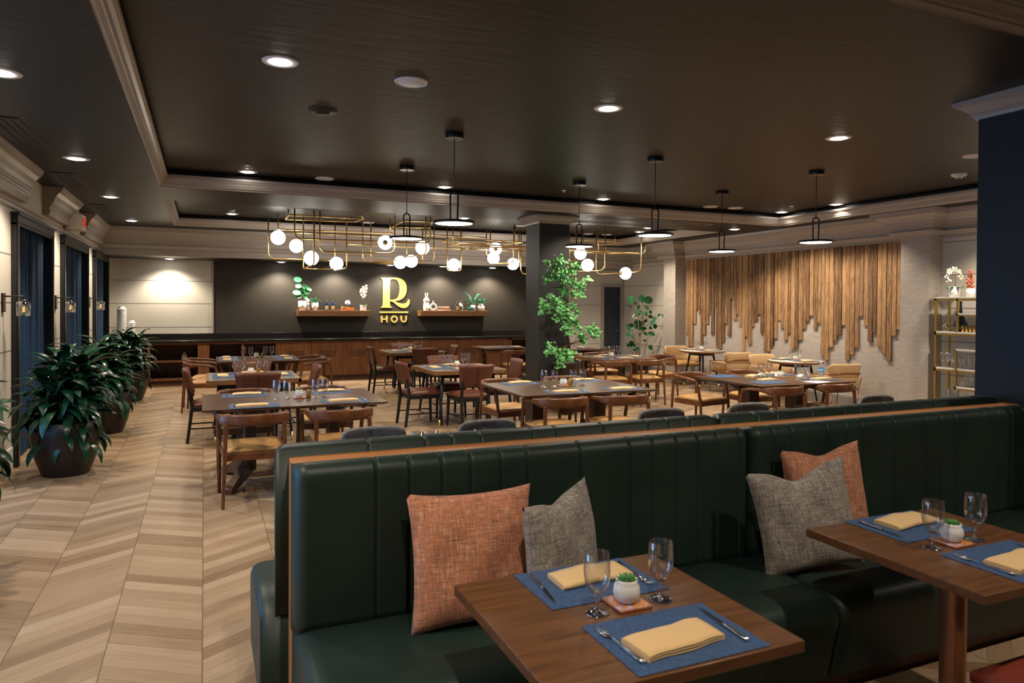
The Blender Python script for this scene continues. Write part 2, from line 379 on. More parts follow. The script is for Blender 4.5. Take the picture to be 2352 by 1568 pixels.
MB().box(-.34, -.25, -.07, .0, 0, 2.12).box(.25, .33, -.07, 0, 0, 2.12).box(-.34, .33, -.06, 0, 2.08, 2.16).build('frame', 'trim_paint', d, .003)
MB().tube([(.18, .02, 1.0), (.18, -.03, 1.0), (.10, -.03, 1.0)], .009).build('door_handle', 'chrome', d)
# right wall
struct(B(XR, XR+.2, 6.79, 16.1, 0, 3.3), 'wall_right', 'linen_plaster')
struct(B(XR, XR+.2, -2.6, 6.79, 0, 3.3), 'wall_right_near', 'wall_panel_paint')
struct(B(XR-.003, XR+.0, 13.06, YR, .2, 2.64), 'wall_right_far', 'wall_panel_paint')
struct(MB().box(9.35, XR, 12.64, 13.06, 0, 2.66), 'column_1', 'linen_plaster'); struct(MB().box(9.35, XR, 6.79, 7.24, 0, 2.66), 'column_2', 'linen_plaster')
bb = MB(); pr = [(0, 0), (.02, 0), (.02, .17), (.012, .20), (0, .21)]
bb.sweep([(XR, -2.5), (XR, 6.79), (9.35, 6.79), (9.35, 7.24), (XR, 7.24), (XR, 12.64), (9.35, 12.64), (9.35, 13.06), (XR, 13.06), (XR, YR)], pr)
bb.sweep([(8.95, YR), (7.5, YR)], pr)
struct(bb, 'baseboard_right', 'baseboard_paint')
crown([(XR, -2.5), (XR, 6.79), (9.35, 6.79), (9.35, 7.24), (XR, 7.24), (XR, 12.64), (9.35, 12.64), (9.35, 13.06), (XR, 13.06), (XR, 14.72)], 1.15, 2.66, 'trim_8', 2.62)
struct(B(-2.2, 10.2, -2.7, -2.6, 0, 3.3), 'wall_front_bounce', 'wall_panel_paint')  # unseen wall behind the camera, added to bounce light
# soffit, trays, back beam
so = MB(); T1 = (-.474, 9.0, 3.2, 9.29); T2 = (-.49, 8.75, 10.49, 13.97); T0 = (-.474, 9.0, -2.0, 2.244)
ys = [-2.6, T0[2], T0[3], T1[2], T1[3], T2[2], T2[3], 14.72]
for i in range(7):
    y0, y1 = ys[i], ys[i+1]
    hole = {1: T0, 3: T1, 5: T2}.get(i)
    if hole is None: so.box(-1.94, 9.82, y0, y1, 3.0, 3.19)
    else: so.box(-1.94, hole[0], y0, y1, 3.0, 3.19); so.box(hole[1], 9.82, y0, y1, 3.0, 3.19)
struct(so, 'ceiling_soffit', 'ceiling_paint')
struct(B(-1.94, 9.82, -2.6, 16.2, 3.2, 3.3), 'ceiling', 'ceiling_paint')
TP = [(0,3.001),(.005,3.013),(.014,3.02),(.03,3.028),(.03,3.04),(.04,3.048),(.05,3.075),(.068,3.095),(.068,3.105),(.085,3.11),(.085,3.14),(0,3.14)]
def ring(r): return [(r[0], r[2]), (r[1], r[2]), (r[1], r[3]), (r[0], r[3])]
for i, r in enumerate((T0, T1, T2)): struct(MB().sweep(ring(r), TP, True), 'trim_%d' % (9+i), 'trim_paint')
struct(B(-1.94, 9.82, 14.72, 14.80, 2.5, 3.2), 'wall_beam', 'trim_paint')
struct(B(-1.94, 9.82, 14.80, 16.2, 2.5, 2.6), 'ceiling_alcove', 'ceiling_paint')
crown([(XR, 14.72), (XL, 14.72)], 1.1, 2.62, 'trim_12', 2.5)
# columns
def capital(x0, x1, y0, y1, name):
    pr = [(0,2.88),(.015,2.88),(.02,2.90),(.035,2.91),(.035,2.92),(.05,2.935),(.075,2.955),(.095,2.965),(.095,2.975),(.11,2.98),(.11,3.0),(0,3.0)]
    struct(MB().sweep([(x0, y0), (x0, y1), (x1, y1), (x1, y0)], pr, True), name, 'trim_paint')
struct(B(4.68, 5.19, 9.72, 10.21, .24, 3.0), 'column_3', 'column_paint', .004)
struct(B(4.645, 5.225, 9.685, 10.245, 0, .25), 'baseboard_column', 'baseboard_paint', .008); capital(4.68, 5.19, 9.72, 10.21, 'trim_13')
struct(B(4.68, 5.4, 2.30, 3.07, 0, 3.0), 'column_4', 'navy_paint', .004); capital(4.68, 5.4, 2.30, 3.07, 'trim_14')

# ================================================================== CEILING FITTINGS
def spot(parent, e=SPOT_W, ang=115, z=-.012, col=WARM):
    l = bpy.data.lights.new('lamp', 'SPOT'); l.energy = e; l.spot_size = radians(ang); l.spot_blend = .55; l.shadow_soft_size = .05; l.color = col
    o = bpy.data.objects.new('lamp', l); C.objects.link(o); o.parent = parent; o.location = (0, 0, z-.02)
def downlight():
    t = thing('downlight', '', 'ceiling light')
    MB().lathe([(.072, -.001), (.075, -.006), (.112, -.004), (.115, 0)], n=28, cap=False).build('trim_ring', 'white_plastic', t)
    MB().lathe([(1e-5, -.012), (.05, -.011), (.073, -.003)], n=24, cap=False).build('lens', 'lens_glow', t)
    return t
dl = downlight()
DL = [(.45,4.8,3.2,'round recessed light on the tray ceiling, front row, nearest the planters'), (2.93,4.85,3.2,'round recessed light on the tray ceiling, front row, second from the window wall'),
 (5.37,4.81,3.2,'round recessed light on the tray ceiling, front row, nearest the navy pillar'), (8.84,5.5,3.2,'recessed light of the tray ceiling hidden behind the navy pillar'),
 (.475,9.0,3.2,'small recessed light at the far left corner of the big ceiling tray'), (2.94,9.03,3.2,'recessed light beside the tall front pendant cord at the tray far edge'),
 (5.38,9.03,3.2,'recessed light at the tray far edge between two pendants'), (8.78,9.0,3.2,'recessed light at the far right corner of the big ceiling tray'), (8.84,7.95,3.2,'recessed light just right of the rightmost pendant cord'),
 (-1.11,5.07,3.0,'recessed light cut by the photo edge, nearest on the window-side soffit'), (-1.11,7.82,3.0,'recessed light second nearest on the window-side soffit'), (-1.11,10.48,3.0,'recessed light third along the window-side soffit'), (-1.11,13.4,3.0,'recessed light farthest along the window-side soffit'),
 (.45,13.4,3.2,'recessed light with a sprinkler above it left of the brass chandelier'), (4.33,12.15,3.2,'recessed light above the rim of the tallest pendant disc'), (8.2,12.0,3.2,'recessed light behind the yoke of the middle right pendant'), (8.5,12.75,3.2,'recessed light over the right rim of the middle right pendant'), (8.63,9.96,3.0,'recessed light on the soffit beside the small far right pendant'),
 (.6,.9,3.2,'added unseen recessed light of the near ceiling tray above the booth'), (3.1,.9,3.2,'added unseen recessed light of the near ceiling tray above the right booth table'), (6.0,.9,3.2,'added unseen recessed light of the near ceiling tray behind the navy pillar'), (-1.11,2.3,3.0,'recessed light on the near window-side soffit outside the view')]  # near-tray lights are out of view, added for extra illumination
for x, y, z, lab in DL:
    o = place(dl, (x, y, z-.001), 0, lab, 'recessed downlights in the main ceiling')
    e = SPOT_W*.5 if y < 1.5 else SPOT_W*1.9 if (x > 8.5 and y < 6) else SPOT_W
    spot(o, e, 118)
for i, x in enumerate((-.63, 1.49, 2.66, 3.82, 5.05, 6.28)):
    o = place(dl, (x, 15.60, 2.499), 0, 'small recessed light above the ' + ['pale panelled wall at the back', 'left end of the left wooden shelf', 'middle of the left wooden shelf', 'gold R sign', 'left end of the right wooden shelf', 'palm on the right wooden shelf'][i], 'recessed downlights over the back wall')
    spot(o, SPOT_W*(.7 if i == 0 else 1.25), 135, col=(1, .88, .70))
sp = thing('ceiling_speaker', '', 'speaker')
MB().lathe([(.105, -.001), (.105, -.012), (.112, -.010), (.118, 0)], n=28, cap=False).build('rim', 'white_plastic', sp)
MB().lathe([(1e-5, -.014), (.08, -.014), (.085, -.008), (.105, -.008)], n=24, cap=False).build('grille', 'white_plastic', sp)
for x, y, lab in [(1.33,4.85,'large round white unlit ceiling speaker between two front lights'), (1.38,9.05,'white ceiling speaker near the tray edge left of the pendants'), (7.3,8.98,'white ceiling speaker left of the far right pendant cord'), (7.75,8.93,'white ceiling speaker right of the far right pendant cord'),
   (8.2,13.6,'small white disc on the far tray ceiling, rightmost over the chandelier'), (7.75,13.65,'small white disc on the far tray ceiling beside the column pendant yoke'), (5.77,12.8,'white disc on the far tray ceiling touching the dark column'), (2.9,13.65,'small white disc above the globe cluster centre of the chandelier'), (7.25,4.78,'white ceiling disc peeking out beside the navy pillar')]:
    place(sp, (x, y, 3.199), 0, lab, 'white ceiling speakers')
o = thing('smoke_detector', 'white smoke detector on the dark ceiling beside the navy pillar', 'smoke detector', (8.1, 5.53, 3.2))
MB().lathe([(1e-5,-.05),(.035,-.05),(.04,-.03),(.075,-.025),(.085,0)], n=24, cap=False).build('housing', 'white_plastic', o); MB().cyl((0,0,-.056), .02, .008).build('sensor', 'shadow_paint', o)
o = thing('ceiling_diffuser', 'dark painted round sensor cover barely visible on the dark ceiling', 'ceiling fitting', (.88, 5.88, 3.2))
MB().lathe([(1e-5,-.03),(.05,-.03),(.06,-.01),(.11,-.01),(.115,0)], n=24, cap=False).build('cover', 'ceiling_paint', o)
spk = thing('sprinkler_head', '', 'sprinkler'); MB().lathe([(1e-5,-.035),(.018,-.033),(.006,-.03),(.006,-.012),(.03,-.006),(.032,0)], n=14, cap=False).build('deflector', 'chrome', spk)
MB().tube([(-.012,0,-.008),(-.014,0,-.02),(-.006,0,-.032)], .002, 5).tube([(.012,0,-.008),(.014,0,-.02),(.006,0,-.032)], .002, 5).build('frame', 'chrome', spk)
for x, y, z, lab in [(.45,8.6,3.2,'sprinkler head just above the far left tray light'), (.44,12.9,3.2,'chrome sprinkler head glinting over the light left of the chandelier'), (4.5,8.6,3.2,'tiny sprinkler head on the dark ceiling between two pendants'), (8.4,8.4,3.2,'tiny sprinkler head left of the far corner light')]:
    place(spk, (x, y, z), 0, lab, 'ceiling sprinklers')
v = thing('ceiling_vent', '', 'air vent'); MB().box(-.11,.11,-.62,.62,-.006,.0).build('plate', 'ceiling_paint', v, .002)
vs_ = MB()
for k in range(3): vs_.box(-.07+k*.055, -.045+k*.055, -.56, .56, -.0075, -.006)
vs_.build('slot', 'shadow_paint', v)
for x, y, rz, lab in [(-1.37,6.9,0,'slotted ceiling vent nearest the camera above the window wall'), (-1.37,9.35,0,'slotted ceiling vent above the window wall beside the second crown block'), (-1.37,12.0,0,'slotted ceiling vent above the farthest gap in the window-wall crown')]:
    place(v, (x, y, 2.9995), rz, lab, 'slotted vents along the window wall')
v2 = thing('ceiling_vent', '', 'air vent'); MB().box(-1.15,1.15,-.12,.12,-.006,0).build('plate', 'trim_paint', v2, .002); MB().box(-1.1,1.1,-.09,-.02,-.008,-.006).box(-1.1,1.1,.02,.09,-.008,-.006).build('slot', 'shadow_paint', v2)
place(v2, (6.65, 9.62, 2.9995), 0, 'long slotted vent in the beam right of the dark column, nearer one', 'long slotted vents in the beam'); place(v2, (6.5, 10.2, 2.9995), 0, 'long slotted vent in the beam right of the dark column, farther one', 'long slotted vents in the beam')

# disc pendants
def pendant():
    t = thing('pendant_light', '', 'pendant light')   # origin at the disc underside
    MB().cyl((0,0,.82-.045), .085, .045, 28).build('canopy', 'black_metal', t, .003)
    MB().tube([(0,0,.30),(0,0,.78)], .004, 8).build('cord', 'black_metal', t)
    yk = [(-.036,0,.035)]+[(-.036*cos(a), 0, .25+.036*sin(a)) for a in [i*pi/8 for i in range(9)]]+[(.036,0,.035)]
    yk = [(-.036*cos(a), 0, .06-.036*sin(a)) for a in [pi*.45, pi*.3, pi*.15]]+yk[1:-1]+[(.036*cos(a), 0, .06-.036*sin(a)) for a in [pi*.15, pi*.3, pi*.45]]
    MB().tube(yk, .008, 8).cyl((0,0,.28), .006, .03, 10).build('yoke', 'black_metal', t)
    MB().lathe([(.17,.0),(.178,-.002),(.193,.004),(.197,.013),(.19,.022),(.12,.03),(1e-5,.032)], n=48, cap=False).build('disc', 'black_metal', t)
    MB().lathe([(1e-5,.0),(.168,.0),(.171,.004)], n=40, cap=False).build('diffuser', 'pendant_glow', t)
    return t
pe = pendant()
for x, y, lab in [(2.1,6.17,'black disc pendant hanging lowest and largest, second from the planters'), (2.11,7.86,'black disc pendant before the gold sign, first from the planters'), (4.37,7.92,'small black disc pendant beside the dark column top'), (4.37,6.27,'black disc pendant right of the dark column, fourth of the six'), (6.48,7.73,'smallest black disc pendant above the wooden planks'), (6.48,6.11,'black disc pendant furthest right before the wooden planks')]:
    o = place(pe, (x, y, 2.38), YAW*-1, lab, 'six black disc pendants')
    spot(o, 26, 150, -.02, (1, .88, .72))
    
# wall sconces
def sconce():
    t = thing('wall_sconce', '', 'wall light')   # origin on wall, projects +x
    B(0,.02,-.045,.045,-.12,.06).build('backplate', 'bronze_metal', t, .003)
    MB().tube([(.0,0,.03),(.20,0,.03)], .007, 8).tube([(.17,0,.03),(.17,0,.0)], .006, 8).cyl((.17,0,-.045), .026, .045, 16).tube([(.17,-.05,-.03),(.17,.05,-.03)], .003, 6).build('arm', 'bronze_metal', t)
    MB().lathe([(.055,-.155),(.058,-.155),(.058,-.02),(.055,-.02)], (.17,0,0), 28, cap=False).lathe([(1e-5,-.157),(.058,-.155)], (.17,0,0), 28, cap=False).build('glass_shade', 'thin_glass', t)
    bl = MB().lathe([(.012,-.045),(.014,-.06),(.03,-.10),(.030,-.12),(.018,-.138),(1e-5,-.143)], (.17,0,0), 20, cap=False).build('bulb', 'thin_glass', t)
    MB().cyl((.17,0,-.118), .010, .05, 10).build('filament', 'filament', bl)
    return t
sc_ = sconce()
for y, lab in [(8.02,'glass cylinder sconce with amber bulb, nearest the camera on the pale wall'), (10.6,'glass cylinder sconce with amber bulb between the first and second dark windows'), (13.5,'glass cylinder sconce with amber bulb between the second and third dark windows')]:
    place(sc_, (XL, y, 1.66), 0, lab, 'glass wall sconces between the windows')
# exit sign
o = thing('exit_sign', 'pale box exit sign with red letters on the crown above the windows', 'exit sign', (-1.52, 11.35, 2.62))
B(-.2, 0, -.17, .17, 0, .21).build('housing', 'exit_white', o, .004)
def text_mesh(txt, size, ext, name, material, parent, M, bevel=0):
    cu = bpy.data.curves.new('tmp', 'FONT'); cu.body = txt; cu.size = size; cu.extrude = ext; cu.align_x = 'CENTER'; cu.align_y = 'CENTER'
    to = bpy.data.objects.new('tmp', cu); C.objects.link(to)
    dg = bpy.context.evaluated_depsgraph_get(); me = bpy.data.meshes.new_from_object(to.evaluated_get(dg)); me.name = name
    bpy.data.objects.remove(to); me.transform(M); me.materials.clear(); me.materials.append(MATS[material])
    r = bpy.data.objects.new(name, me); C.objects.link(r); r.parent = parent; return r
text_mesh('EXIT', .17, .003, 'lettering', 'exit_red', o, Matrix.Translation((.004, 0, .105)) @ Matrix(((0,0,1,0),(1,0,0,0),(0,1,0,0),(0,0,0,1))))

# ================================================================== BUFFET CABINET, SHELVES, SIGN
YF = 15.35
cab = thing('buffet_cabinet', 'long walnut buffet cabinet under the dark wall with open shelves and slatted doors', 'cabinet', (0, 0, 0))
MB().box(-1.70,7.45,YB-.06,YB-.02,.10,.84).box(-1.70,7.45,YF+.02,YB-.05,.10,.13).box(-1.70,7.45,YF+.02,YB-.05,.81,.84).build('carcass', 'walnut_dark', cab)
B(-1.70, 7.45, YF+.04, YB-.03, 0, .10).build('plinth', 'walnut_dark', cab)
fr = MB()
for x0, x1 in ((-1.70,-1.62), (-1.0,-.96), (-.11,.10), (.71,.75), (1.36,1.46)):
    fr.box(x0, x1, YF, YB-.06, .10, .84)
fr.box(-1.70,1.43,YF,YF+.03,.80,.84).box(-1.70,1.43,YF,YF+.03,.10,.15)
fr.build('face_frame', 'walnut', cab, .002)
MB().box(6.59,6.68,YF,YB-.06,.10,.84).box(7.38,7.45,YF,YB-.06,.10,.84).box(6.6,7.45,YF,YF+.03,.80,.84).box(6.6,7.45,YF,YF+.03,.10,.15).build('face_frame', 'walnut', cab, .002)
for a, c in ((-1.64,-.1),(.08,1.37),(6.65,7.4)): B(a,c,YF+.01,YB-.06,.46,.485).build('shelf', 'walnut', cab)
xs = [1.46, 2.08, 2.73, 3.38, 4.03, 4.67, 5.32, 5.96, 6.59]
for i in range(8):
    a, c = xs[i]+.003, xs[i+1]-.003
    dd = B(a, c, YF-.004, YF+.016, .105, .835).build('door', 'walnut', cab, .002)
    lo = MB(); mid = (a+c)/2
    for k in range(4): lo.box(mid-.18, mid+.18, YF-.007, YF-.0035, .50+k*.038, .512+k*.038)
    lo.build('louver', 'shadow_paint', dd)
o = B(-1.72, 7.47, YF-.06, YB-.001, .84, .885).build('stone_counter', 'black_stone', None, .008); tag(o, 'black stone counter running along the top of the walnut buffet', 'countertop')
o = B(-1.72, 7.47, YB-.03, YB-.001, .886, 1.0).build('stone_backsplash', 'black_stone', None, .003); tag(o, 'low black stone upstand behind the buffet counter', 'backsplash')
def wshelf(x0, x1, lab):
    t = thing('floating_shelf', lab, 'shelf', ((x0+x1)/2, YB, 1.355), 0, 'floating shelves beside the gold sign'); h = (x1-x0)/2
    MB().box(-h, h, -.31, -.002, 0, .125).build('board', 'shelf_wood', t, .003)
wshelf(1.835, 3.41, 'floating wooden shelf with the fiddle-leaf plant and orchid'); wshelf(4.54, 6.2, 'floating wooden shelf with the ring vase and palm')
# sign
o = thing('wall_sign', 'gold R and HOU lettering on the dark wall between the shelves', 'sign', (3.667, YB-.001, 2.226))
K = .001478
def crv(pts, n=5):
    out = []; k = len(pts)
    for i in range(k):
        p0, p1, p2, p3 = [Vector(pts[(i+j-1) % k][:2]) for j in range(4)]
        if len(pts[i]) > 2: p0 = p1
        if len(pts[(i+1) % k]) > 2: p3 = p2
        for j in range(n):
            t = j/n; out.append(tuple(.5*((2*p1)+(p2-p0)*t+(2*p0-5*p1+4*p2-p3)*t*t+(3*p1-p0-3*p2+p3)*t**3)))
    return out
def shape_mesh(loops, name, material, parent, depth=.012):
    cu = bpy.data.curves.new('tmp', 'CURVE'); cu.dimensions = '2D'; cu.fill_mode = 'BOTH'; cu.extrude = depth/2
    for lp in loops:
        s_ = cu.splines.new('POLY'); s_.points.add(len(lp)-1); s_.use_cyclic_u = True
        for i, (x, y) in enumerate(lp): s_.points[i].co = ((x-100)*K, -(y-118)*K, 0, 1)
    to = bpy.data.objects.new('tmp', cu); C.objects.link(to); dg = bpy.context.evaluated_depsgraph_get()
    me = bpy.data.meshes.new_from_object(to.evaluated_get(dg)); me.name = name; bpy.data.objects.remove(to)
    me.transform(Matrix(((1,0,0,0),(0,0,1,-.012),(0,1,0,0),(0,0,0,1)))); me.materials.clear(); me.materials.append(MATS[material])
    r = bpy.data.objects.new(name, me); C.objects.link(r); r.parent = parent; return r
outer = [(100,118,1),(180,120),(260,115),(340,112),(420,125),(480,165),(512,225),(520,290),(508,355),(475,415),(430,450),(385,468),(322,476,1),(380,500),(440,514),(490,512),(525,490),(541,450),(553,445,1),(566,470),(565,510),(545,550),(510,577),(470,585),(420,576),(370,546),(315,502),(285,486),(252,480,1),(254,530),(264,560),(292,574,1),(288,582,1),(110,580,1),(112,570,1),(134,556),(141,510),(143,400),(142,230),(138,165),(126,142)]
inner = [(252,458,1),(250,300),(253,180),(262,150),(300,139),(350,145),(385,180),(402,235),(407,295),(398,365),(372,425),(335,449),(290,457)]
shape_mesh([crv(outer), crv(inner)], 'letter', 'gold_leaf_sign', o, .02)
shape_mesh([[(95,638),(543,638),(543,661),(95,661)]], 'underline_bar', 'gold_leaf_sign', o, .02)
shape_mesh([[(113,703),(139,703),(139,745),(193,745),(193,703),(219,703),(219,808),(193,808),(193,768),(139,768),(139,808),(113,808)]], 'letter', 'gold_leaf_sign', o, .02)
circ = lambda r: [(323+r*cos(a), 756+r*sin(a)) for a in [2*pi*i/40 for i in range(40)]]
shape_mesh([circ(56), circ(31)], 'letter', 'gold_leaf_sign', o, .02)
U1 = [(421,703),(447,703)]+[(473-26*cos(a), 760+24*sin(a)) for a in [pi*i/12 for i in range(13)]]+[(499,703),(525,703)]+[(473+52*cos(a), 757+53*sin(a)) for a in [pi*i/14 for i in range(15)]]
shape_mesh([U1], 'letter', 'gold_leaf_sign', o, .02)

# ================================================================== PLANK ART WALL
PLK = []
r3 = [(1555,1575,1280),(1575,1596,1395),(1597,1618,1395),(1620,1643,1190),(1644,1664,1065),(1665,1682,1100),(1683,1705,1395),(1707,1732,1285),(1734,1757,1190),(1759,1777,1100),(1778,1806,1290),(1808,1824,1040),(1825,1846,1390),(1847,1876,1420),(1878,1901,1355),(1902,1927,1190),(1928,1957,1300),(1959,1978,965),(1980,2008,1155),(2010,2031,1105),(2033,2056,1205),(2058,2086,1455),(2087,2111,1305),(2113,2144,1375),(2146,2166,1215),(2168,2201,1165),(2202,2226,1105),(2227,2253,1275),(2255,2284,1430),(2285,2313,1440),(2315,2345,1385)]
for a, c, zz in r3: PLK.append((1180+a/3.92, 1180+c/3.92, 440+zz/3.92))
r4 = [(40,70,1285),(72,103,1230),(105,135,1165),(138,161,1000),(163,193,1072),(195,229,1178),(230,254,1115),(256,289,1262),(290,323,1250),(325,360,1178),(362,392,1078),(394,423,1010),(425,458,960),(460,496,1080),(498,526,1025),(528,561,1315),(563,600,1360),(602,640,1243),(642,678,1188),(680,713,1135),(715,748,1045),(750,788,1360),(790,830,1310),(832,870,1248),(872,908,965),(910,948,1050),(950,993,1195),(995,1031,1110),(1033,1074,1245),(1076,1116,1305),(1118,1164,1370),(1166,1208,1140),(1210,1243,1085)]
for a, c, zz in r4: PLK.append((1752+a/3.92, 1752+c/3.92, 480+zz/3.92))
def plane_x(px, py, Xw):
    d = fw + R_*((px-1176)/F) - U_*((py-CY)/F); t = Xw/d.x; return d.y*t, 1.65+d.z*t
pw = thing('plank_wall_art', 'wall feature of rough upright wooden planks with ragged stepped lower ends', 'wall panelling', (XR, 0, 0))
PB = []
for i, (a, c, zy) in enumerate(PLK):
    y0, _ = plane_x(a, 600, XR-.03); y1, _ = plane_x(c, 600, XR-.03); _, zb = plane_x((a+c)/2, zy, XR-.03)
    PB.append((round(y1, 3), round(y0, 3), round(zb, 3)))
for i, (y1, y0, zb) in enumerate(PB):
    th = .024+.012*random.random()
    q = MB().box(-th, -.001, y1+.002, y0-.002, zb, 2.622)
    q.build('plank', 'barn_wood', pw, .003, 1)

# ================================================================== CHAIRS (facing +Y, origin on the floor)
def rbox(mb, cx, cy, cz, sx, sy, sz): return mb.box(cx-sx/2, cx+sx/2, cy-sy/2, cy+sy/2, cz-sz/2, cz+sz/2)
def pad(mb, w0, w1, y0, y1, z, t, puff=.012, n=10):
    """cushion pad: trapezoid, w0 half width at y0, w1 at y1"""
    vs = []; N = n+1
    for lay in (0, 1):
        for j in range(N):
            for i in range(N):
                u, v = i/n, j/n; hw = w0+(w1-w0)*v
                ed = min(u, 1-u, v, 1-v)*2*3; e = min(1, ed); rnd = 1-(1-e)**2
                x = (2*u-1)*hw; y = y0+(y1-y0)*v; k = .86+.14*min(1, ed*1.6)
                zz = z+(t*(.45+.55*rnd)+puff*sin(pi*u)*sin(pi*v) if lay else -.0)
                vs.append((x, y, zz))
    idx = lambda l, i, j: l*N*N+j*N+i; fs = []
    for j in range(n):
        for i in range(n):
            fs.append((idx(1,i,j), idx(1,i+1,j), idx(1,i+1,j+1), idx(1,i,j+1))); fs.append((idx(0,i,j), idx(0,i,j+1), idx(0,i+1,j+1), idx(0,i+1,j)))
    for i in range(n):
        fs += [(idx(0,i,0), idx(0,i+1,0), idx(1,i+1,0), idx(1,i,0)), (idx(0,i+1,n), idx(0,i,n), idx(1,i,n), idx(1,i+1,n)),
               (idx(0,0,i+1), idx(0,0,i), idx(1,0,i), idx(1,0,i+1)), (idx(0,n,i), idx(0,n,i+1), idx(1,n,i+1), idx(1,n,i))]
    return mb.add(vs, fs, True)
def taper(mb, p, q, a, b_):
    """square bar from p to q; half sizes a -> b"""
    mk = lambda c, h: [(c[0]-h[0], c[1]-h[1], c[2]), (c[0]+h[0], c[1]-h[1], c[2]), (c[0]+h[0], c[1]+h[1], c[2]), (c[0]-h[0], c[1]+h[1], c[2])]
    return mb.hexa(mk(p, a), mk(q, b_))
def wood_armchair():
    t = thing('wooden_armchair', '', 'chair')
    pad(MB(), .225, .25, -.20, .25, .425, .045, .012).build('seat', 'tan_leather', t)
    MB().box(-.235,.235,-.225,-.200,.365,.425).box(-.25,.25,.225,.25,.365,.425).hexa([(-.24,-.21,.365),(-.215,-.21,.365),(-.235,.235,.365),(-.26,.235,.365)], [(-.24,-.21,.425),(-.215,-.21,.425),(-.235,.235,.425),(-.26,.235,.425)]).hexa([(.215,-.21,.365),(.24,-.21,.365),(.26,.235,.365),(.235,.235,.365)], [(.215,-.21,.425),(.24,-.21,.425),(.26,.235,.425),(.235,.235,.425)]).build('seat_frame', 'chair_wood', t, .003)
    # curved rail
    n = 26; pts = []; hs = []; ths = []
    for i in range(n+1):
        s_ = -1+2*i/n; a = s_*pi*.5
        if abs(s_) < .62: k = s_/.62; x = .258*sin(k*pi/2*.92)/sin(pi/2*.92); y = -.30+.12*(1-cos(k*pi/2))*1.0
        else:
            k = (abs(s_)-.62)/.38; x = (.258+.018*k)*(1 if s_ > 0 else -1); y = -.18+.36*k
        f = abs(s_); h = .048 if f < .5 else .048-.030*min(1, (f-.5)/.25); z = .700 if f < .5 else .700+.006*min(1, (f-.5)/.25)-.03*max(0, (f-.75)/.25)**2
        pts.append((x, y, z)); hs.append(h); ths.append(.012 if f < .5 else .012+.007*min(1, (f-.5)/.3))
    vs = []; P = [Vector(p) for p in pts]
    for i, p in enumerate(P):
        tg = (P[min(i+1, n)]-P[max(i-1, 0)]); tg.z = 0; tg.normalize(); nr = Vector((-tg.y, tg.x, 0)); h, w_ = hs[i], ths[i]
        for dz, dn in ((-1,-1),(-1,1),(-.4,1.15),(.6,1.1),(1,.6),(1,-.6),(.6,-1.1),(-.4,-1.15)): vs.append(p+nr*w_*dn+Vector((0,0,h*dz)))
    mb = MB().add(vs, [(i*8+j, i*8+(j+1)%8, (i+1)*8+(j+1)%8, (i+1)*8+j) for i in range(n) for j in range(8)], True)
    mb.add(vs[:8], [tuple(range(8))]); mb.add(vs[-8:], [tuple(range(8))]); mb.build('backrest', 'chair_wood', t)
    for sx in (-1, 1):
        taper(MB(), (sx*.245,-.285,0), (sx*.222,-.255,.67), (.012,.012), (.017,.013)).build('leg', 'chair_wood', t, .004)
        MB().tube([(sx*.262,.262,0),(sx*.264,.245,.40),(sx*.270,.205,.61),(sx*.275,.185,.66),(sx*.275,.15,.683)], [.014,.019,.018,.017,.015], 8).build('leg', 'chair_wood', t)
    return t
